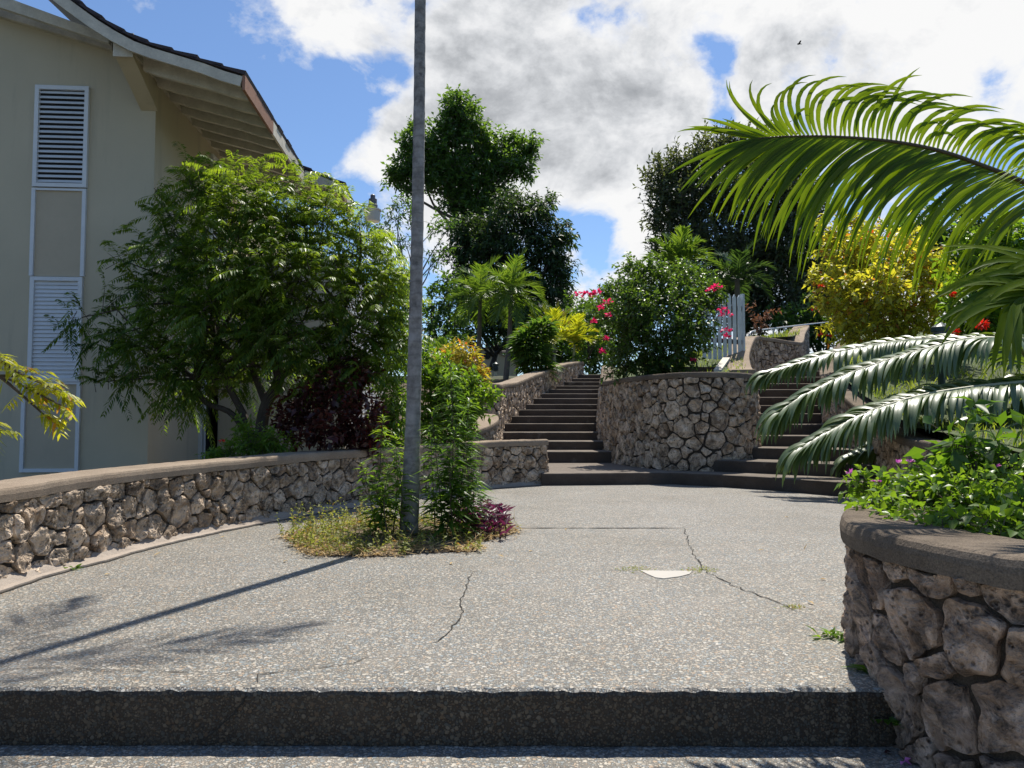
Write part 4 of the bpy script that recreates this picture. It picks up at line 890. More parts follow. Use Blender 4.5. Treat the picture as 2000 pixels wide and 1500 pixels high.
tallweed('slimmer narrow leaved weed left of the palm trunk', [((747, 1040, 6.3), (742, 930, 6.3), (748, 815, 6.3)), ((768, 1040, 6.4), (776, 940, 6.4), (772, 850, 6.4)), ((735, 1040, 6.3), (722, 970, 6.3), (706, 905, 6.3)), ((755, 1040, 6.1), (750, 980, 6.1), (758, 920, 6.1)), ((780, 1040, 6.2), (785, 970, 6.2), (778, 900, 6.2)), ((738, 1040, 6.2), (745, 990, 6.2), (735, 940, 6.2))], .18, .032, 170, 'f_bright')
# purple plant
t = thing('purple_plant', 'purple leaved plant at the right end of the weedy bed', 'plant', gnd(950, 1035))
n = 330; P = np.array([gnd(895+95*rng.random(), 1010+45*rng.random()) for _ in range(n)]); P[:, 2] = .02+.16*rng.random(n)*np.exp(-((P[:, 0]+.35)/.5)**2); az = rng.random(n)*6.28; e = .2+.7*rng.random(n)
D = np.stack([np.cos(az)*np.cos(e), np.sin(az)*np.cos(e), np.sin(e)], 1); V, Fq = leafmesh(P, D, .15*(.6+.6*rng.random(n)), .034, .4, .15, .3); mesh('leaves', V, Fq, M['f_purple'], t, tint=ltint(rng.random(n)))
A = P.copy(); A[:, 2] = 0; sv, sf = sticks(A, P, .003, .003); mesh('stems', sv, sf, M['f_purple'], t, tint=np.full(len(sv), .3))
# low yellowing weeds and straw
def inbed(n, pw=.5):
    a = rng.random(n)*6.283; r = rng.random(n)**pw*np.array([.97+.32*noise.noise(Vector((math.cos(q)*1.5, math.sin(q)*1.5, 2)))+.16*noise.noise(Vector((math.cos(q)*5, math.sin(q)*5, 4))) for q in a]); return np.stack([-.98+.97*r*np.cos(a), 6.45+.98*r*np.sin(a), np.full(n, .02)], 1)
n = 800; P = inbed(n); w = np.clip((-P[:, 0]-.55)/1.2, .0, 1); keep = rng.random(n) < .35+.65*w; P = P[keep]; n = len(P); w = np.clip((-P[:, 0]-.55)/1.2, .0, 1)
H_ = .04+.17*rng.random(n)**1.5*(.5+1.0*w); B_ = P+np.stack([rng.normal(size=n)*.05, rng.normal(size=n)*.05, H_], 1); V, Fq, T = twig_leaves(P, B_, rng.random(n), 9, .042, .015, .8, .5, .8, .2); sv, sf = sticks(P, B_, .002, .0012)
V2, F2 = join((V, Fq), (sv, sf)); T2 = np.vstack([T, np.tile([[.6, .5]], (len(sv), 1))])
o = mesh('low_weeds', V2, F2, M['f_lowweed'], tint=T2, kind='stuff'); settags(o, 'low yellowing weeds covering the bed round the palm', 'weeds')
n = 2600; P = inbed(n, .42); P[:, 2] = .012+.04*rng.random(n); D = rdir(n)*np.array([1, 1, .22]); V, Fq = leafmesh(P, D, .07+.12*rng.random(n), .005, .1, .05, .5)
n2 = 2600; P = inbed(n2, .40); P[:, 2] = .012+.012*rng.random(n2); V2, F2 = leafmesh(P, rdir(n2)*np.array([1, 1, .25]), .04, .02, .3, .0, .5); V, Fq = join((V, Fq), (V2, F2))
o = mesh('dry_grass', V, Fq, M['straw'], tint=rng.random(len(V)), kind='stuff'); settags(o, 'dry straw and fallen leaves lying under the weeds', 'dry grass')

# ------------------------------------------------------------------ feathery shrub tree before the house
def compound(P, D, Lf, npn, pl, pw, sag=.35, tl=.6, th=.3, H=None):
    n = len(P); D = unit(D); S = unit(np.cross(D, ZUP+.25*rng.normal(size=(n, 3)))); Ps = []; Ds = []; Ls = []; Rr_ = []; base = rng.random(n)*tl+(H*th if H is not None else 0)
    for k in range(npn):
        f = (k+.7)/npn; q = P+D*(Lf*f)[:, None]-ZUP*(Lf*sag*f*f)[:, None]; tng = unit(D-ZUP*sag*2*f)
        for s in (-1, 1):
            Ps.append(q); Ds.append(tng*.55+S*s*.85-ZUP*.28+rng.normal(size=(n, 3))*.10); Ls.append(Lf/ Lf.mean()*pl*(.55+.75*math.sin(math.pi*min(1, .15+.8*f)))); Rr_.append(np.clip(base+.15*f, 0, 1))
    P2, D2, L2, R2 = np.vstack(Ps), np.vstack(Ds), np.concatenate(Ls), np.concatenate(Rr_)
    V, Fq = leafmesh(P2, D2, L2, pw, .1, .25, .25); A = P; B = P+D*Lf[:, None]-ZUP*(Lf*sag)[:, None]; return V, Fq, ltint(R2), A, B
def feathery(name, label, base, cl, dens, Lf0, npn, pl, pw, r0, mat, extra=(), group=None, sag=.4, inner=.25, cat='tree'):
    t = thing(name, label, cat, base, group); C, Rr = clumps_px(cl); Rr = Rr*.9; TW = [twigs(C[i:i+1], Rr[i:i+1], dens*random.uniform(.6, 1.25), 1, .3, up=.30, inner=inner, jit=.45) for i in range(len(C))]; A = np.vstack([q[0] for q in TW]); B = np.vstack([q[1] for q in TW])
    H = np.concatenate([q[2]*.75+random.uniform(-.30, .15)+.55*max(0., (cl[i][0]-420)/330.)*(1 if cl[i][1] < 620 else .3)-(.15 if cl[i][1] > 600 else 0) for i, q in enumerate(TW)]); n = len(A)  # sunlit upper right and shaded lower clumps put into the leaf tint
    # every twig carries a spray of three or four compound leaves
    Ps = []; Ds = []; Hs = []
    for k in range(3):
        Ps.append(A+(B-A)*(.25+.35*k)); a = rdir(n); Ds.append(unit(B-A)*.7+a*.75+np.array([0, 0, .12])); Hs.append(H)
    P, D, H3 = np.vstack(Ps), np.vstack(Ds), np.concatenate(Hs); Lf = Lf0*(.65+.6*rng.random(len(P)))
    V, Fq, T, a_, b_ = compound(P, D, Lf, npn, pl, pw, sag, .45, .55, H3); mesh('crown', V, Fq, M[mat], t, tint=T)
    mb = MB(); rs = random.Random(4)
    for st in extra: mb.tube(catmull([at(*q) for q in st[0]], 14), np.linspace(st[1], st[2], 14), 7)
    for c in C:
        s = at(*extra[rs.randrange(len(extra))][0][-1]) if extra else np.array(base); m = (s+c)/2+rng.normal(size=3)*.12*np.linalg.norm(c-s); mb.tube(catmull([s, m, c], 8), np.linspace(.022, .006, 8), 5)
    sv, sf = sticks(A, B, .005, .002); mb.add(sv, sf.tolist()); mb.obj('trunk', M['bark'], t)
FT = [(560, 725, 9.1, 55, 28), (640, 745, 9.1, 48, 28), (415, 745, 9.0, 50, 28), (700, 720, 9.0, 45, 35), (490, 735, 9.3, 40, 24), (430, 335, 9.3, 16, 22), (372, 335, 9.4, 14, 18), (500, 355, 9.3, 16, 20), (640, 370, 9.4, 18, 22), (300, 380, 9.5, 14, 20), (700, 420, 9.3, 22, 22), (230, 505, 9.4, 18, 16), (215, 590, 9.3, 26, 14), (205, 745, 9.3, 22, 14), (395, 375, 9.3, 60, 55), (460, 400, 9.0, 70, 65), (540, 430, 9.2, 80, 70), (575, 365, 9.4, 28, 45), (625, 445, 9.3, 75, 75), (690, 500, 9.2, 60, 70), (745, 580, 9.2, 50, 80), (330, 420, 9.4, 35, 40), (335, 490, 9.3, 70, 60), (430, 500, 8.9, 85, 80), (530, 540, 8.8, 85, 85), (620, 560, 8.9, 85, 85), (700, 620, 9.0, 75, 75), (280, 560, 9.3, 55, 42), (350, 590, 9.1, 85, 65), (450, 620, 8.8, 90, 75), (560, 650, 8.8, 90, 70), (660, 690, 9.0, 70, 50), (225, 655, 9.3, 60, 26), (300, 670, 9.2, 70, 42), (385, 700, 9.0, 75, 45), (160, 620, 9.3, 40, 22), (270, 735, 9.3, 60, 26), (345, 755, 9.2, 55, 32), (760, 680, 9.1, 45, 45), (480, 700, 9.3, 70, 40), (740, 520, 9.6, 35, 45)]
feathery('feathery_tree', 'wide feathery leaved tree with dark forked trunk in front of the beige house', at(505, 905, 9.2), FT, 290, .33, 12, .075, .022, .09, 'f_feather',
         extra=[([(520, 930, 9.2), (510, 850, 9.2), (520, 790, 9.2), (545, 740, 9.2), (530, 690, 9.2)], .085, .06), ([(505, 900, 9.2), (480, 820, 9.15), (440, 740, 9.1), (420, 660, 9.1)], .055, .03), ([(500, 880, 9.2), (455, 810, 9.1), (400, 785, 9.1), (380, 740, 9.1)], .045, .025), ([(545, 740, 9.2), (600, 690, 9.2), (660, 640, 9.2)], .05, .025), ([(520, 790, 9.2), (490, 700, 9.3), (500, 600, 9.2)], .05, .025), ([(530, 690, 9.2), (560, 600, 9.3), (590, 520, 9.3)], .05, .025)])
# branch hanging in at the left edge
t = thing('leafy_tree', 'lime leaved branch of a small tree hanging in at the left edge', 'tree', (-4.4, 4.0, .4)); mb = MB()
mb.tube(catmull([(-4.4, 4.0, .2), (-4.3, 3.9, .9), at(-300, 700, 3.7)], 10), np.linspace(.05, .02, 10), 7); tips = []
for pts_ in ([(-300, 700, 3.7), (-120, 712, 3.5), (0, 735, 3.4), (60, 762, 3.38), (120, 792, 3.36)], [(-120, 712, 3.5), (-20, 700, 3.4), (40, 730, 3.35), (110, 762, 3.35)], [(0, 735, 3.4), (30, 760, 3.4), (75, 800, 3.38), (95, 820, 3.4)], [(-200, 740, 3.55), (-60, 800, 3.4), (-8, 845, 3.35)], [(-200, 690, 3.6), (-60, 690, 3.45), (-5, 690, 3.4)], [(0, 735, 3.4), (50, 735, 3.42), (95, 752, 3.45), (125, 770, 3.45)]):
    P = catmull([at(*q) for q in pts_], 16); mb.tube(P, np.linspace(.009, .003, 16), 5); tips.append(P[6:])
P = np.vstack(tips); n = len(P); D = np.array([.8, 0, -.05])+rng.normal(size=(n, 3))*.5; V, Fq, T, a_, b_ = compound(P, D, .095*(.7+.5*rng.random(n)), 5, .052, .015, .30, .9, 0)
keep = slice(None); mesh('leaves', V, Fq, M['f_branch'], t, tint=T); mb.obj('branch', M['twig'], t)
# shrubs behind the low wall
plant('red_leaf_shrub', 'dark red leaved shrub behind the low wall beneath the feathery tree', 'shrub', at(640, 930, 9.0), [(600, 790, 8.9, 55, 45), (650, 770, 8.9, 60, 55), (690, 730, 9.0, 45, 40), (700, 810, 8.8, 50, 50), (640, 840, 8.7, 75, 45), (575, 830, 8.8, 40, 35), (720, 860, 9.0, 40, 40), (660, 710, 9.2, 25, 25)], 'f_red', 620, 9, .085, .048, .2, .012, 'twig', ('stems', 'foliage'), twr=.003, inner=.15)
t, C, Rr = plant('green_shrub', 'low bright green shrub with tiny red blooms behind the low wall', 'shrub', at(480, 950, 8.2), [(440, 885, 8.1, 38, 25), (490, 868, 8.2, 48, 32), (535, 872, 8.3, 35, 25), (480, 840, 8.3, 22, 28), (415, 895, 8.0, 25, 18), (550, 890, 8.3, 25, 18)], 'f_bright', 1500, 10, .065, .022, .16, .007, 'twig', ('stems', 'foliage'), stems=[.2]*12, twr=.0025, inner=.15, ret=True)
for q in ((433, 862, 7.95), (381, 904, 7.9)): cluster('flower', at(*q), .022, 14, .03, .018, 'p_red', t)
plant('young_shrub', 'bright green shrub behind the low wall just left of the palm trunk', 'shrub', at(765, 900, 9.6), [(755, 740, 9.7, 30, 35), (770, 790, 9.6, 35, 45), (745, 820, 9.6, 30, 40), (780, 700, 9.8, 25, 30), (770, 850, 9.6, 40, 35)], 'f_bright', 800, 9, .085, .036, .2, .01, 'twig', ('stems', 'foliage'), stems=[.15]*8, twr=.003, inner=.15)
plant('leafy_shrub', 'large light green shrub behind the low wall right of the palm trunk', 'shrub', at(870, 890, 10.6), [(860, 740, 10.6, 45, 45), (905, 760, 10.6, 45, 45), (870, 800, 10.5, 60, 50), (925, 790, 10.5, 35, 35), (950, 775, 10.5, 22, 16), (840, 830, 10.5, 45, 40), (900, 830, 10.5, 40, 35), (835, 710, 10.7, 30, 35)], 'f_bright', 700, 9, .095, .045, .22, .012, 'twig', ('stems', 'foliage'), stems=[.2]*12, twr=.003, inner=.1)
plant('croton_shrub', 'yellow and orange croton shrub above the light green shrub', 'shrub', at(900, 860, 11.8), [(870, 705, 11.8, 32, 22), (905, 690, 11.8, 32, 24), (925, 725, 11.7, 28, 28), (935, 745, 11.7, 18, 22), (850, 725, 11.9, 25, 20)], 'f_croton', 620, 10, .13, .036, .18, .012, 'twig', ('stems', 'foliage'), stems=[.15]*8, twr=.004, inner=.2)

# a few dry leaves on the paving
for q in ((560, 1095), (645, 1100), (1010, 1050), (1040, 1075), (985, 1088), (880, 1102), (1105, 1035), (1570, 1075), (1600, 1130), (1540, 1010), (1590, 1180), (1480, 1075), (300, 1085), (215, 1120), (430, 1050)):
    p = gnd(*q, .006); t = thing('fallen_leaf', 'small dry brown leaf lying on the terrace paving', 'leaf', p, 'dry leaves on the paving'); V, Fq = leafmesh(np.array([p]), np.array([[rng.normal(), rng.normal(), .12]]), .045+.02*rng.random(), .022, .25, .0, .2); mesh('blade', V, Fq, M['straw'], t, tint=ltint(rng.random(1)))
# ------------------------------------------------------------------ between and beyond the stairs
t, C, Rr = plant('bougainvillea', 'round bougainvillea bush with bright pink flowers on top of the drum wall', 'shrub', at(1290, 745, 14.2), [(1260, 560, 14.4, 70, 55), (1330, 570, 14.4, 75, 60), (1220, 610, 14.2, 55, 55), (1290, 620, 13.8, 85, 70), (1360, 610, 14.2, 50, 55), (1240, 680, 14.0, 65, 50), (1310, 680, 13.8, 75, 50), (1350, 660, 14.2, 42, 40), (1215, 720, 14.0, 35, 25), (1290, 720, 13.9, 60, 28), (1255, 530, 14.6, 40, 30), (1388, 575, 14.4, 25, 24), (1350, 540, 14.8, 40, 25)], 'f_boug', 430, 11, .080, .048, .3, .016, 'bark', ('stems', 'foliage'), stems=[.5]*22, twr=.005, inner=.2, up=.35, ret=True)
for q in ((1186, 592, 13.6, 22), (1174, 602, 13.7, 16), (1160, 630, 13.9, 12), (1183, 662, 13.5, 10), (1178, 688, 13.5, 12), (1400, 563, 13.7, 24), (1390, 568, 13.7, 18), (1418, 617, 13.6, 30), (1412, 606, 13.7, 22), (1418, 647, 13.6, 20), (1418, 659, 13.6, 13), (1353, 706, 13.4, 10), (1190, 615, 13.5, 8)):
    cluster('flower_cluster', at(*q[:3]), q[3]*.45*q[2]/F, 20, .065, .045, 'p_pink', t)
t, C, Rr = plant('bougainvillea', 'smaller pink flowered bush far behind the top of the left stairs', 'shrub', at(1150, 700, 28), [(1150, 610, 28, 45, 32), (1110, 620, 28, 35, 28), (1170, 640, 27.5, 35, 40), (1140, 660, 27, 40, 50), (1155, 700, 27, 35, 35)], 'f_bg', 34, 12, .17, .10, .5, .03, 'bark', ('stems', 'foliage'), stems=[.4]*6, inner=.1, ret=True)
for q in ((1132, 577, 27.2, 16), (1148, 575, 27.2, 14), (1165, 573, 27.2, 18), (1158, 578, 27.2, 12)): cluster('flower_cluster', at(*q[:3]), q[3]*.5*q[2]/F, 22, .14, .1, 'p_pink', t)
# picket gate
g0, g1 = at(1372, 702, 15.6), at(1451, 700, 16.2); gt = thing('picket_gate', 'pale blue white picket gate with brown rails beside the bougainvillea', 'gate', (g0+g1)/2); ax = unit((g1-g0)*np.array([1, 1, 0])); ay = np.array([-ax[1], ax[0], 0]); Lg = float(np.linalg.norm((g1-g0)[:2])); zb_ = 2.30; npk = 8
for i in range(npk):
    w = Lg/npk*.62; p = g0+ax*(i+.15)*Lg/npk; h = 1.44; mb = MB(); V = []
    for yy in (0, .02):
        V += [p+ay*yy+np.array([0, 0, zb_-p[2]]), p+ax*w+ay*yy+np.array([0, 0, zb_-p[2]]), p+ax*w+ay*yy+np.array([0, 0, zb_-p[2]+h-.07]), p+ax*w*.5+ay*yy+np.array([0, 0, zb_-p[2]+h]), p+ay*yy+np.array([0, 0, zb_-p[2]+h-.07])]
    mb.add(V, [[0, 1, 2, 3, 4], [9, 8, 7, 6, 5]]+[[k, 5+k, 5+(k+1) % 5, (k+1) % 5] for k in range(5)]); mb.obj('picket', M['gate'], gt)
for z in (.36, 1.10):
    mb = MB(); mb.box(np.array([g0[0], g0[1], zb_+z])+ay*.022, ax*Lg, ay*.04, np.array([0, 0, .10])); mb.obj('rail', M['rail'], gt)
mb = MB(); mb.box(np.array([g1[0], g1[1], zb_-.15])+ax*.01-ay*.02, ax*.05, ay*.09, np.array([0, 0, 1.62])); mb.obj('gate_post', M['gate'], gt)
# plank and sill below it
p0, p1 = at(1394, 724, 13.6), at(1412, 700, 14.6); pl = thing('plank', 'pale plank lying on the slope under the picket gate', 'plank', p0); mb = MB(); dx = np.array([.14, 0, 0]); mb.box(p0-np.array([0, 0, .02]), dx, p1-p0, np.array([0, 0, .04])); mb.obj('board', M['white_wood'], pl)
q0, q1 = at(1318, 716, 14.6), at(1398, 714, 14.8); sl_ = thing('gate_sill', 'dark stained concrete sill under the picket gate', 'sill', q0); mb = MB(); a2 = (q1-q0)*np.array([1, 1, 0]); mb.box(np.array([q0[0], q0[1], 1.70]), a2, np.array([0, .3, 0]), np.array([0, 0, .36])); mb.obj('slab', M['step'], sl_)
# withered bush, handrail, lawn grass
plant('withered_bush', 'withered brown bush on the lawn right of the picket gate', 'bush', at(1484, 652, 18.4), [(1470, 610, 18.4, 14, 14), (1500, 612, 18.4, 15, 15), (1484, 622, 18.4, 18, 16), (1478, 632, 18.4, 10, 12)], 'f_brown', 110, 8, .10, .05, .2, .012, 'twig', ('stems', 'foliage'), stems=[.05]*7, inner=.2)
pr = thing('handrail', 'thin pale metal handrail along the lawn behind the kinked wall', 'handrail', at(1463, 660, 18.6)); mb = MB(); HP = [at(1463, 657, 18.6), at(1466, 649, 18.7), at(1478, 645.5, 19.2), at(1510, 641.5, 20.4), at(1555, 636, 22), at(1610, 630, 24), at(1680, 622, 26.5)]; mb.tube(catmull(HP, 24), .022, 6)
mb.obj('rail', M['grey_metal'], pr)
for q in (HP[3], HP[6]): mb = MB(); mb.tube([q-np.array([0, 0, .7]), q-np.array([0, 0, .01])], .018, 6); mb.obj('post', M['grey_metal'], pr)
n = 9000; x = rng.uniform(3.6, 10, n); y = rng.uniform(13, 25, n); rr_ = np.array(lawn_rows); k = (x > np.interp(y, rr_[:, 0], rr_[:, 1])+1.0) & (x < np.interp(y, rr_[:, 0], rr_[:, 2])+.1); x, y = x[k], y[k]; z = lawn_z(x, y); n = len(x)
e = .8+.7*rng.random(n); az = rng.random(n)*6.28; V, Fq = leafmesh(np.stack([x, y, z-.02], 1), np.stack([np.cos(az)*np.cos(e), np.sin(az)*np.cos(e), np.sin(e)], 1), .10+.16*rng.random(n), .016, .2, .3, .3)
o = mesh('grass', V, Fq, M['f_grass'], tint=ltint(rng.random(n)), kind='stuff'); settags(o, 'sunlit grass on the slope beside the picket gate', 'grass')
n = 9000; x = rng.uniform(5, 16, n); y = rng.uniform(6, 18, n); xb = np.interp(y, [3.9, 7, 8.6, 9.4, 10.5, 12.3, 14, 16.4, 18.2], [4.3, 5.1, 5.05, 5.1, 5.35, 5.7, 6.05, 7.1, 8.3]); zb2 = np.interp(y, [3.9, 7, 8.6, 9.4, 10.5, 12.3, 14, 16.4, 18.2], [.5, .6, .85, .9, 1.08, 1.52, 1.95, 2.45, 3.0]); x = xb+.1+10*rng.random(n)**1.5; z = zb2+1.6*(x-xb)/(40-xb)
V, Fq = leafmesh(np.stack([x, y, z-.02], 1), rdir(n)*np.array([.5, .5, 1])+np.array([0, 0, 1.2]), .12+.12*rng.random(n), .018, .2, .3, .3); o = mesh('grass', V, Fq, M['f_grass'], tint=ltint(rng.random(n)), kind='stuff'); settags(o, 'short grass under the shrubs on the right bank', 'grass')

# ------------------------------------------------------------------ right bank shrubs, bollard
t, C, Rr = plant('yellow_hedge', 'big yellow green hedge above the right stairs behind the palm frond', 'hedge', at(1730, 690, 14.6), [(1650, 500, 14.8, 50, 55), (1720, 510, 14.6, 65, 60), (1790, 520, 14.4, 60, 60), (1840, 560, 14.4, 45, 60), (1640, 560, 14.4, 48, 55), (1710, 580, 14.0, 75, 65), (1790, 590, 14.0, 70, 65), (1650, 625, 14.3, 45, 45), (1720, 640, 14.0, 70, 40), (1800, 645, 14.0, 65, 40), (1605, 440, 15, 14, 20), (1660, 430, 15, 18, 18), (1610, 590, 14.2, 22, 25), (1590, 540, 14.4, 14, 18), (1625, 470, 15, 25, 25), (1690, 465, 15, 40, 30), (1770, 470, 15, 40, 30)], 'f_hedge', 250, 11, .12, .055, .32, .02, 'bark', ('stems', 'foliage'), stems=[.8]*24, twr=.005, inner=.15, tl=.6, th=.45, ret=True)
for q in ((1700, 455, 13.6), (1738, 462, 13.6), (1602, 655, 13.8), (1620, 657, 13.8), (1590, 605, 14), (1605, 560, 14)): cluster('flower', at(*q), .05, 14, .055, .025, 'p_red', t)
t, C, Rr = plant('ixora_shrub', 'glossy green shrub with round red flower heads at the right edge', 'shrub', at(1940, 700, 12.6), [(1900, 520, 12.8, 55, 60), (1960, 540, 12.6, 60, 70), (1890, 600, 12.4, 50, 50), (1950, 630, 12.3, 65, 50), (1905, 650, 12.3, 45, 35), (1980, 670, 12.3, 60, 40), (2040, 600, 12.6, 60, 90), (1930, 460, 12.9, 60, 40), (2010, 480, 12.8, 60, 60)], 'f_bright', 330, 9, .14, .068, .32, .016, 'bark', ('stems', 'foliage'), stems=[.4]*16, twr=.004, inner=.15, ret=True)
for q in ((1884, 599, 11.8, 13), (1877, 618, 11.7, 16), (1864, 651, 11.6, 18), (1918, 633, 11.6, 20), (1862, 575, 12, 10)):
    c = at(*q[:3]); r = q[3]*q[2]/F*.62; n = 70; u = rdir(n); V, Fq = leafmesh(c+u*r*.25, u, r*.95, .03, .2, .0, .5); mesh('flower_head', V, Fq, M['p_red'], t, tint=ltint(rng.random(n)))
def bollard(label, top, zg, s=1., post='green_metal'):
    t = thing('bollard_light', label, 'bollard light', (top[0], top[1], zg))
    V, Fc = lathe([(.10, -.10), (.102, -.045), (.095, -.04), (.04, 0), (.015, .012), (.0, .013)], 20); mesh('cap', V*s+top, Fc, M['green_metal'], t)
    for k in range(3): V, Fc = lathe([(.085, -.155-k*.05), (.105, -.15-k*.05), (.085, -.125-k*.05)], 20); mesh('louvre_ring', V*s+top, Fc, M['green_metal'], t)
    V, Fc = lathe([(.06, -.28), (.075, -.26), (.075, -.1), (.07, -.099)], 16); mesh('lens', V*s+top, Fc, M['lampgrey'], t)
    V, Fc = lathe([(.04*s, zg-top[2]), (.04*s, -.28*s)], 12); mesh('post', V+top, Fc, M[post], t)
bollard('dark green louvred bollard light among the shrubs at the right', at(1836, 632, 11.6), 1.25, 1.3)
bollard('green capped lamp on a pale post before the small gabled hut', at(968, 708, 30), 2.6, 1.3, 'lampwhite')
# ------------------------------------------------------------------ gabled hut
hp = at(950, 760, 44); w0 = at(893, 740, 44)[0]; w1 = at(1008, 740, 44)[0]; zt_ = at(950, 680, 44)[2]; ze = at(1003, 708, 44)[2]; xm = at(951, 680, 44)[0]; hut = thing('gabled_hut', 'small beige gabled hut with a round vent far behind the stair wall', 'hut', (xm, 44, 2.9))
mb = MB(); V = []
for y in (44, 48): V += [(w0, y, 2.5), (w1, y, 2.5), (w1, y, ze), (xm, y, zt_), (w0, y, ze)]
mb.add(V, [[0, 1, 2, 3, 4], [9, 8, 7, 6, 5]]+[[k, 5+k, 5+(k+1) % 5, (k+1) % 5] for k in range(5)]); mb.obj('wall', M['panel'], hut)
mb = MB()
for s, x0 in ((1, w0-.15), (-1, w1+.15)): mb.hexa([(x0, 43.9, ze-.05), (xm, 43.9, zt_+.01), (xm, 48.2, zt_+.01), (x0, 48.2, ze-.05), (x0, 43.9, ze+.02), (xm, 43.9, zt_+.10), (xm, 48.2, zt_+.10), (x0, 48.2, ze+.02)])
mb.obj('roof', M['coping'], hut)
V, Fc = lathe([(.0, 0), (.17, 0), (.19, .02), (.21, .05), (.17, .055), (.165, .03), (0, .02)], 20); V = V[:, [0, 2, 1]]*np.array([1, -1, 1]); mesh('round_vent', V+np.array([xm+.02, 43.995, at(951, 695, 44)[2]]), Fc, M['dark'], hut)
mb = MB(); mb.box((w0+.2, 43.93, at(0, 735, 44)[2]), (w1-w0-.4, 0, 0), (0, .06, 0), (0, 0, .12)); mb.obj('band', M['wall'], hut)

# ------------------------------------------------------------------ palms beyond the wall
palm('slender_palm', 'left one of the two slim palms beyond the stair wall', at(934, 735, 27), at(938, 580, 27), 22, 1.5, .05, 'f_palmbg', .085, group=None, seed=1, el=(80, -35), grav=.95)
palm('slender_palm', 'right one of the two slim palms with fuller drooping crown', at(986, 750, 25), at(998, 570, 25), 24, 1.4, .05, 'f_palmbg', .085, seed=2, el=(85, -45), lean=.05, grav=1.1)
palm('yellow_palm', 'yellow fronded clumping palm behind the dark strap leaved bush', at(1085, 720, 25.5), at(1080, 668, 25.5), 16, 1.35, .055, 'f_palmye', .05, seed=3, el=(88, 15), grav=.8, bark='rachis_pale')
palm('yellow_palm', 'shorter yellow fronded palm at the head of the left stairs', at(1120, 715, 26.5), at(1122, 672, 26.5), 12, 1.15, .055, 'f_palmye', .045, seed=5, el=(85, 15), grav=.9, bark='rachis_pale')
palm('feather_palm', 'green feather palm behind the bougainvillea bush', at(1325, 700, 21), at(1325, 515, 21), 20, 1.15, .055, 'f_palmbg', .10, seed=7, el=(85, -10), grav=.9)
palm('feather_palm', 'shaded dark palm between the bougainvillea and the dark tree', at(1440, 640, 22), at(1440, 545, 22), 15, 1.2, .06, 'f_palmdk', .09, seed=8, el=(80, -20), grav=1.)
palm('fan_palm', 'small green palm behind the croton shrub', at(870, 760, 19), at(868, 715, 19), 11, .75, .04, 'f_palmbg', .04, seed=9, el=(88, 30), grav=.5)
# strap leaved bush
t = thing('strap_leaf_bush', 'dense dark green strap leaved bush above the stair wall', 'bush', at(1045, 745, 22)); n = 1500; C, Rr = clumps_px([(1045, 655, 22, 40, 28), (1040, 690, 21.8, 45, 30), (1060, 640, 22.2, 30, 20), (1025, 670, 21.8, 25, 25), (1050, 715, 21.8, 42, 22)])
Ps = []; Ds = []
for c, r in zip(C, Rr):
    u = rdir(320); Ps.append(c+u*r*(.25+.5*rng.random((320, 1)))); Ds.append(u*np.array([1, 1, .5])+np.array([0, 0, .35]))
P, D = np.vstack(Ps), np.vstack(Ds); V, Fq = leafmesh(P, D, .42*(.6+.6*rng.random(len(P))), .075, .25, .45, .25); mesh('leaves', V, Fq, M['f_tree'], t, tint=ltint(rng.random(len(P))))
for i in range(7): a = at(1030+6*i, 750, 22); mb = MB(); mb.tube([a, a+np.array([.1*(i-3), 0, 1.1])], [.04, .03], 6); mb.obj('stem', M['bark_grey'], t)

# ------------------------------------------------------------------ trees at the back
plant('tall_tree', 'tallest tree with layered crown and bare lower trunk rising behind the palms', 'tree', at(893, 640, 40), [(893, 205, 40, 28, 35), (885, 245, 40, 40, 35), (925, 275, 40, 42, 35), (860, 280, 40, 45, 35), (880, 320, 40, 55, 40), (965, 290, 40.5, 45, 35), (1015, 290, 40.5, 32, 28), (990, 325, 40, 38, 28), (800, 275, 40, 24, 24), (815, 250, 40, 20, 18), (785, 335, 40, 32, 28), (800, 365, 40, 25, 18), (930, 335, 40, 45, 38), (900, 365, 40, 42, 35), (915, 405, 40, 38, 26), (885, 395, 40, 30, 24), (960, 365, 40, 30, 22), (860, 340, 40, 50, 40), (820, 310, 40, 35, 30), (1020, 330, 40, 30, 22), (940, 420, 40, 42, 32), (985, 400, 40.5, 38, 28), (905, 440, 40, 30, 22), (910, 230, 40, 30, 30), (1035, 285, 40, 18, 18), (770, 350, 40, 18, 16)], 'f_tree', 100, 10, .27, .13, .8, .20, 'bark_grey', inner=.3, twr=.012, th=.45, fk=.72)
plant('bushy_tree', 'dark dense tree with drooping sprays right of the tallest tree', 'tree', at(1010, 700, 36), [(985, 440, 36, 45, 45), (1040, 430, 36, 45, 40), (1060, 400, 36.5, 28, 28), (1000, 500, 36, 70, 55), (1070, 480, 36, 48, 40), (1100, 460, 36, 28, 30), (1060, 540, 36, 55, 45), (960, 480, 36, 45, 55), (950, 540, 36, 50, 45), (1010, 570, 35.5, 60, 45), (1095, 520, 36, 28, 35), (1075, 590, 35.5, 45, 35), (1105, 560, 36, 20, 28), (905, 455, 36.5, 30, 35), (895, 500, 36.5, 28, 35), (930, 470, 36.5, 42, 50), (920, 530, 36.5, 38, 45), (1000, 400, 36.5, 40, 35), (960, 600, 36, 50, 40)], 'f_dark', 84, 11, .26, .10, .8, .2, 'bark', inner=.2, twr=.012, droop=.5, tl=.7)
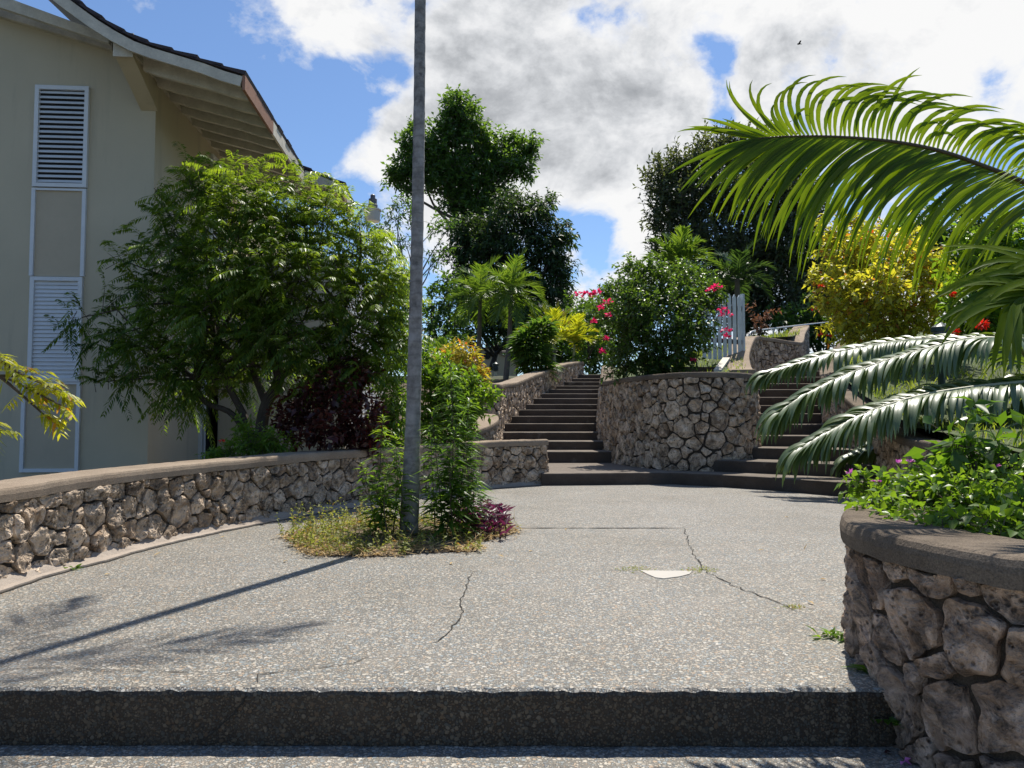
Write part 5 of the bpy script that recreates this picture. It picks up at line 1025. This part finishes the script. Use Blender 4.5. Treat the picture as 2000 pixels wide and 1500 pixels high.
plant('sparse_tree', 'thin leaved sparse tree with sky showing through behind the palm trunk', 'tree', at(810, 640, 34), [(745, 455, 34, 28, 30), (770, 420, 34, 25, 25), (790, 470, 34, 30, 25), (755, 500, 34, 28, 22), (800, 420, 34, 22, 30), (850, 445, 34, 24, 24), (880, 440, 34, 22, 18), (870, 490, 34, 22, 18), (845, 500, 34, 22, 24), (780, 400, 34, 20, 22), (730, 480, 34, 22, 30)], 'f_tree', 38, 9, .22, .09, .8, .09, 'bark_grey', inner=.1, twr=.012, seed=3)
plant('background_tree', 'dark green tree low behind the palm trunk and the croton', 'tree', at(850, 700, 30), [(850, 590, 30, 35, 45), (870, 560, 30, 30, 30), (845, 640, 29, 40, 35), (890, 630, 30, 35, 45), (875, 680, 28, 45, 30), (840, 690, 26, 35, 30)], 'f_bg', 66, 10, .22, .10, .6, .12, 'bark', inner=.1, seed=5)
plant('background_tree', 'dark leafy tree filling the gap behind the two slim palms', 'tree', at(960, 720, 34), [(930, 610, 34, 40, 45), (970, 620, 34, 45, 50), (1020, 630, 34, 45, 45), (920, 660, 33, 45, 30), (1000, 660, 52, 50, 35), (950, 560, 35, 40, 40), (1060, 640, 33, 40, 40), (905, 570, 34, 35, 35)], 'f_dark', 72, 10, .25, .12, .7, .14, 'bark', inner=.1, seed=6)
plant('background_tree', 'dark foliage mass left of the palm behind the feathery tree', 'tree', at(760, 720, 31), [(760, 560, 31, 45, 40), (720, 600, 31, 50, 60), (790, 610, 31, 45, 50), (760, 660, 30, 55, 50), (700, 680, 29, 50, 50), (800, 680, 28, 40, 40)], 'f_bg', 52, 10, .25, .12, .7, .14, 'bark', inner=.1, seed=7)
plant('dark_conifer', 'huge dark upright tree with feathery top above the picket gate', 'tree', at(1440, 690, 29), [(1300, 350, 29, 40, 45), (1345, 330, 29, 42, 42), (1400, 300, 29, 45, 40), (1450, 290, 29, 45, 40), (1500, 300, 29, 45, 45), (1550, 330, 29, 40, 50), (1300, 420, 29, 45, 50), (1360, 400, 28.5, 60, 60), (1440, 380, 28, 70, 60), (1520, 390, 28.5, 65, 65), (1575, 420, 29, 40, 65), (1320, 490, 28.5, 50, 50), (1400, 480, 28, 70, 60), (1490, 480, 28, 75, 65), (1560, 500, 28.5, 55, 65), (1420, 560, 28, 80, 55), (1510, 570, 28, 75, 55), (1580, 570, 28.5, 45, 60), (1470, 620, 28, 90, 30), (1560, 620, 28, 60, 30)], 'f_grey', 150, 12, .22, .085, .85, .25, 'bark', inner=.2, twr=.01, up=.9, jit=.3, spread=.7, tl=.6, th=.35)
plant('dark_bush', 'dim green bush on the lawn in front of the dark tree', 'bush', at(1545, 650, 25), [(1540, 615, 25, 40, 28), (1580, 605, 25, 30, 35), (1510, 632, 25, 25, 16)], 'f_bg', 60, 10, .18, .10, .4, .04, 'bark', ('stems', 'foliage'), inner=.1)
# shrubbery that closes the view beyond the top of the stairs
for i, (px, py, d, rx, ry, lab) in enumerate([(1190, 650, 33, 60, 60, 'rounded dark shrub beyond the head of the left stairs'), (1130, 640, 34, 45, 55, 'dark shrub behind the yellow palms'), (1650, 520, 36, 90, 90, 'dark tree behind the yellow hedge'), (1860, 480, 30, 130, 90, 'broad green tree behind the hedge at the right edge'), (640, 620, 30, 80, 80, 'dark tree behind the house and feathery tree'), (1660, 600, 33, 110, 70, 'dark shrub mass low behind the yellow hedge'), (1220, 600, 36, 70, 60, 'dark tree behind the bougainvillea bush'), (1150, 690, 31, 50, 45, 'dim bush closing the view at the head of the left stairs'), (1010, 690, 56, 70, 30, 'pale low foliage beside the gabled hut'), (1600, 655, 25, 45, 45, 'dim shrub between the kinked wall and the yellow hedge'), (1090, 690, 29.5, 50, 42, 'dim shrub under the yellow palms beyond the stair wall')]):
    C_ = [(px+rx*math.cos(k*1.3)*.5, py+ry*math.sin(k*1.3)*.5-5, d, rx*.6, ry*.6) for k in range(5)]
    plant('background_shrub' if i < 2 or i > 6 else 'background_tree', lab, 'shrub' if i < 2 or i > 6 else 'tree', at(px, py+ry+30, d), C_, 'f_bg' if i != 2 else 'f_dark', 60, 10, .25, .12, .6, .1, 'bark', inner=.1, seed=20+i)
# bird high in the sky
bp = at(1561, 86, 42); b_ = thing('bird', 'small dark bird flying high at the upper right', 'bird', bp); mb = MB()
mb.tube(catmull([bp+np.array([-.13, 0, 0]), bp+np.array([-.05, 0, .01]), bp+np.array([.06, 0, .01]), bp+np.array([.15, 0, -.01])], 9), [.004, .03, .036, .04, .042, .036, .022, .016, .012], 8)
for s in (-1, 1): mb.add([bp+np.array([-.06, 0, .02]), bp+np.array([.05, 0, .02]), bp+np.array([.03, s*.26, .07]), bp+np.array([-.03, s*.20, .10]), bp+np.array([-.06, 0, .035]), bp+np.array([.05, 0, .03]), bp+np.array([.03, s*.26, .075]), bp+np.array([-.03, s*.20, .108])], [[0, 1, 2, 3], [7, 6, 5, 4], [0, 3, 7, 4], [1, 5, 6, 2], [3, 2, 6, 7], [0, 4, 5, 1]])
mb.obj('body', M['bird'], b_)

for o in COL.objects:
    if o.parent is None and 'label' in o:
        g = {'slender_palm': 'slim palms beyond the stair wall', 'yellow_palm': 'yellow palms at the head of the left stairs', 'feather_palm': 'feather palms behind the bougainvillea', 'bougainvillea': 'bougainvillea bushes', 'background_tree': 'trees in the background', 'background_shrub': 'shrubs in the background', 'weed': 'small weeds in the paving', 'moss_tuft': 'moss tufts in the paving', 'bollard_light': 'garden bollard lights', 'tall_weed': 'tall weeds in the palm bed', 'fallen_petal': 'fallen petals'}.get(o.name.split('.')[0])
        if g: o['group'] = g
# ------------------------------------------------------------------ light, sky
EL, AZ = R(63), math.atan2(.36, .93)      # sun ahead and a little to the right
sd = np.array([math.cos(EL)*math.sin(AZ), math.cos(EL)*math.cos(AZ), math.sin(EL)])
sl = bpy.data.lights.new('sun', 'SUN'); sl.energy = 5.0; sl.angle = R(.5); sl.color = (1., .945, .86)
so = bpy.data.objects.new('sun', sl); COL.objects.link(so); so.rotation_euler = Vector(sd).to_track_quat('Z', 'Y').to_euler()
w = bpy.data.worlds.new('World'); sc.world = w; w.cycles.sampling_method = 'NONE'; w.use_nodes = True; t = NT(w.node_tree)
bg = t.n['Background']; sky = t.add('ShaderNodeTexSky', sky_type='NISHITA', sun_disc=False, sun_elevation=EL, sun_rotation=AZ, altitude=50, air_density=1.0, dust_density=.4, ozone_density=2.5)
tc = t.add('ShaderNodeTexCoord').outputs['Generated']
nrm = t.add('ShaderNodeVectorMath', operation='NORMALIZE', ins={0: tc}).outputs[0]
sp_y = t.add('ShaderNodeSeparateXYZ', ins={0: nrm}).outputs[1]
pw_ = t.add('ShaderNodeVectorMath', operation='MULTIPLY', ins={0: nrm, 1: (1., 1., 1.35)}).outputs[0]
ps_ = t.add('ShaderNodeVectorMath', operation='ADD', ins={0: pw_, 1: (float(sd[0])*.05, float(sd[1])*.05, float(sd[2])*.05)}).outputs[0]
f1 = t.noise(pw_, 3.4, 7, .58, dist=.2); f2 = t.noise(pw_, 9.5, 6, .6, dist=.25); f3 = t.noise(pw_, 2.2, 2, .5); g1 = t.noise(ps_, 3.4, 7, .58, dist=.2)
g2 = t.noise(pw_, 8., 7, .65, dist=.3); g3 = t.noise(ps_, 8., 7, .65, dist=.3)
def blob(px, py, rpx, amp):
    d = unit(ray(px, py)); r = rpx/F
    dist = t.add('ShaderNodeVectorMath', operation='DISTANCE', ins={0: nrm, 1: tuple(d)}).outputs[1]
    mr = t.add('ShaderNodeMapRange', interpolation_type='SMOOTHSTEP', ins={0: dist, 1: r*.25, 2: r*1.25, 3: amp, 4: 0.}); return mr.outputs[0]
CL = [(1000, 60, 380, .16), (740, 10, 330, .15), (1250, 200, 360, .17), (560, 20, 180, .12), (770, 265, 100, .15), (720, 390, 110, .06), (1000, 330, 280, .12), (1200, 420, 130, .08), (1160, 560, 120, .14), (1650, 60, 380, .16), (1900, 50, 280, .14), (1560, 190, 160, .09), (820, 480, 140, .12), (320, -10, 90, .09), (655, 310, 50, .06), (1270, 330, 150, .10),
      (300, 200, 260, -.22), (580, 250, 150, -.24), (660, 190, 110, -.14), (1400, 100, 50, -.2), (1420, 150, 45, -.2), (1405, 205, 45, -.2), (1540, 205, 60, -.16), (1740, 130, 60, -.10), (1880, 160, 70, -.14), (1640, 20, 60, -.10), (1000, 25, 60, -.06), (1130, 405, 95, -.34), (1190, 480, 60, -.28), (860, 180, 70, -.12), (1420, 260, 60, -.2), (1520, 140, 45, -.12), (780, 150, 80, -.12), (720, 160, 90, -.14), (1970, 205, 70, -.2), (770, 160, 60, -.10), (60, 60, 300, -.15)]
cov = t.math('ADD', t.math('MULTIPLY', f1, 1.25), t.math('ADD', t.math('MULTIPLY', f2, .95), -.62))
for c in CL: cov = t.math('ADD', cov, blob(*c))
rear = t.add('ShaderNodeMapRange', interpolation_type='SMOOTHSTEP', ins={0: sp_y, 1: -.1, 2: .35, 3: -.14, 4: 0.}).outputs[0]; cov = t.math('ADD', cov, rear)
mask = t.ramp(cov, [(.50, 0.), (.56, .30), (.64, .85), (.72, 1.)])
rel = t.math('ADD', t.math('MULTIPLY', t.math('SUBTRACT', g1, f1), 1.7), t.math('MULTIPLY', t.math('SUBTRACT', g3, g2), .8))
thick = t.math('ADD', t.math('MULTIPLY', cov, .45), t.math('ADD', t.math('MULTIPLY', g2, .48), t.math('ADD', t.math('MULTIPLY', f3, .38), rel)))
GR = [(950, 90, 240, .12), (1010, 210, 270, .12), (1230, 300, 190, .08), (1150, 120, 220, .08), (1700, 60, 260, .05)]
for c in GR: thick = t.math('ADD', thick, blob(*c))
CK = 6.9
ccol = t.ramp(thick, [(.82, (1., 1., 1.)), (.93, (.92, .93, .95)), (1.0, (.74, .76, .79))]); th2 = t.math('SUBTRACT', thick, .5)
ccol = t.ramp(th2, [(.31, (1.06, 1.06, 1.06)), (.43, (.93, .94, .96)), (.54, (.74, .76, .79)), (.66, (.54, .56, .59)), (.80, (.40, .42, .45))])
ccol = t.mix(1., ccol, (CK, CK, CK), 'MULTIPLY')
skyc = t.mix(1., sky.outputs[0], (.84, .96, 1.10), 'MULTIPLY')
t.l.new(t.mix(mask, skyc, ccol), bg.inputs['Color']); bg.inputs['Strength'].default_value = .1
vs = sc.view_settings; vs.view_transform = 'Standard'; vs.look = 'None'; vs.exposure = 0.38; vs.gamma = 1; vs.use_curve_mapping = False
sc.cycles.max_bounces = 6; sc.cycles.diffuse_bounces = 3; sc.cycles.transmission_bounces = 3; sc.cycles.glossy_bounces = 2
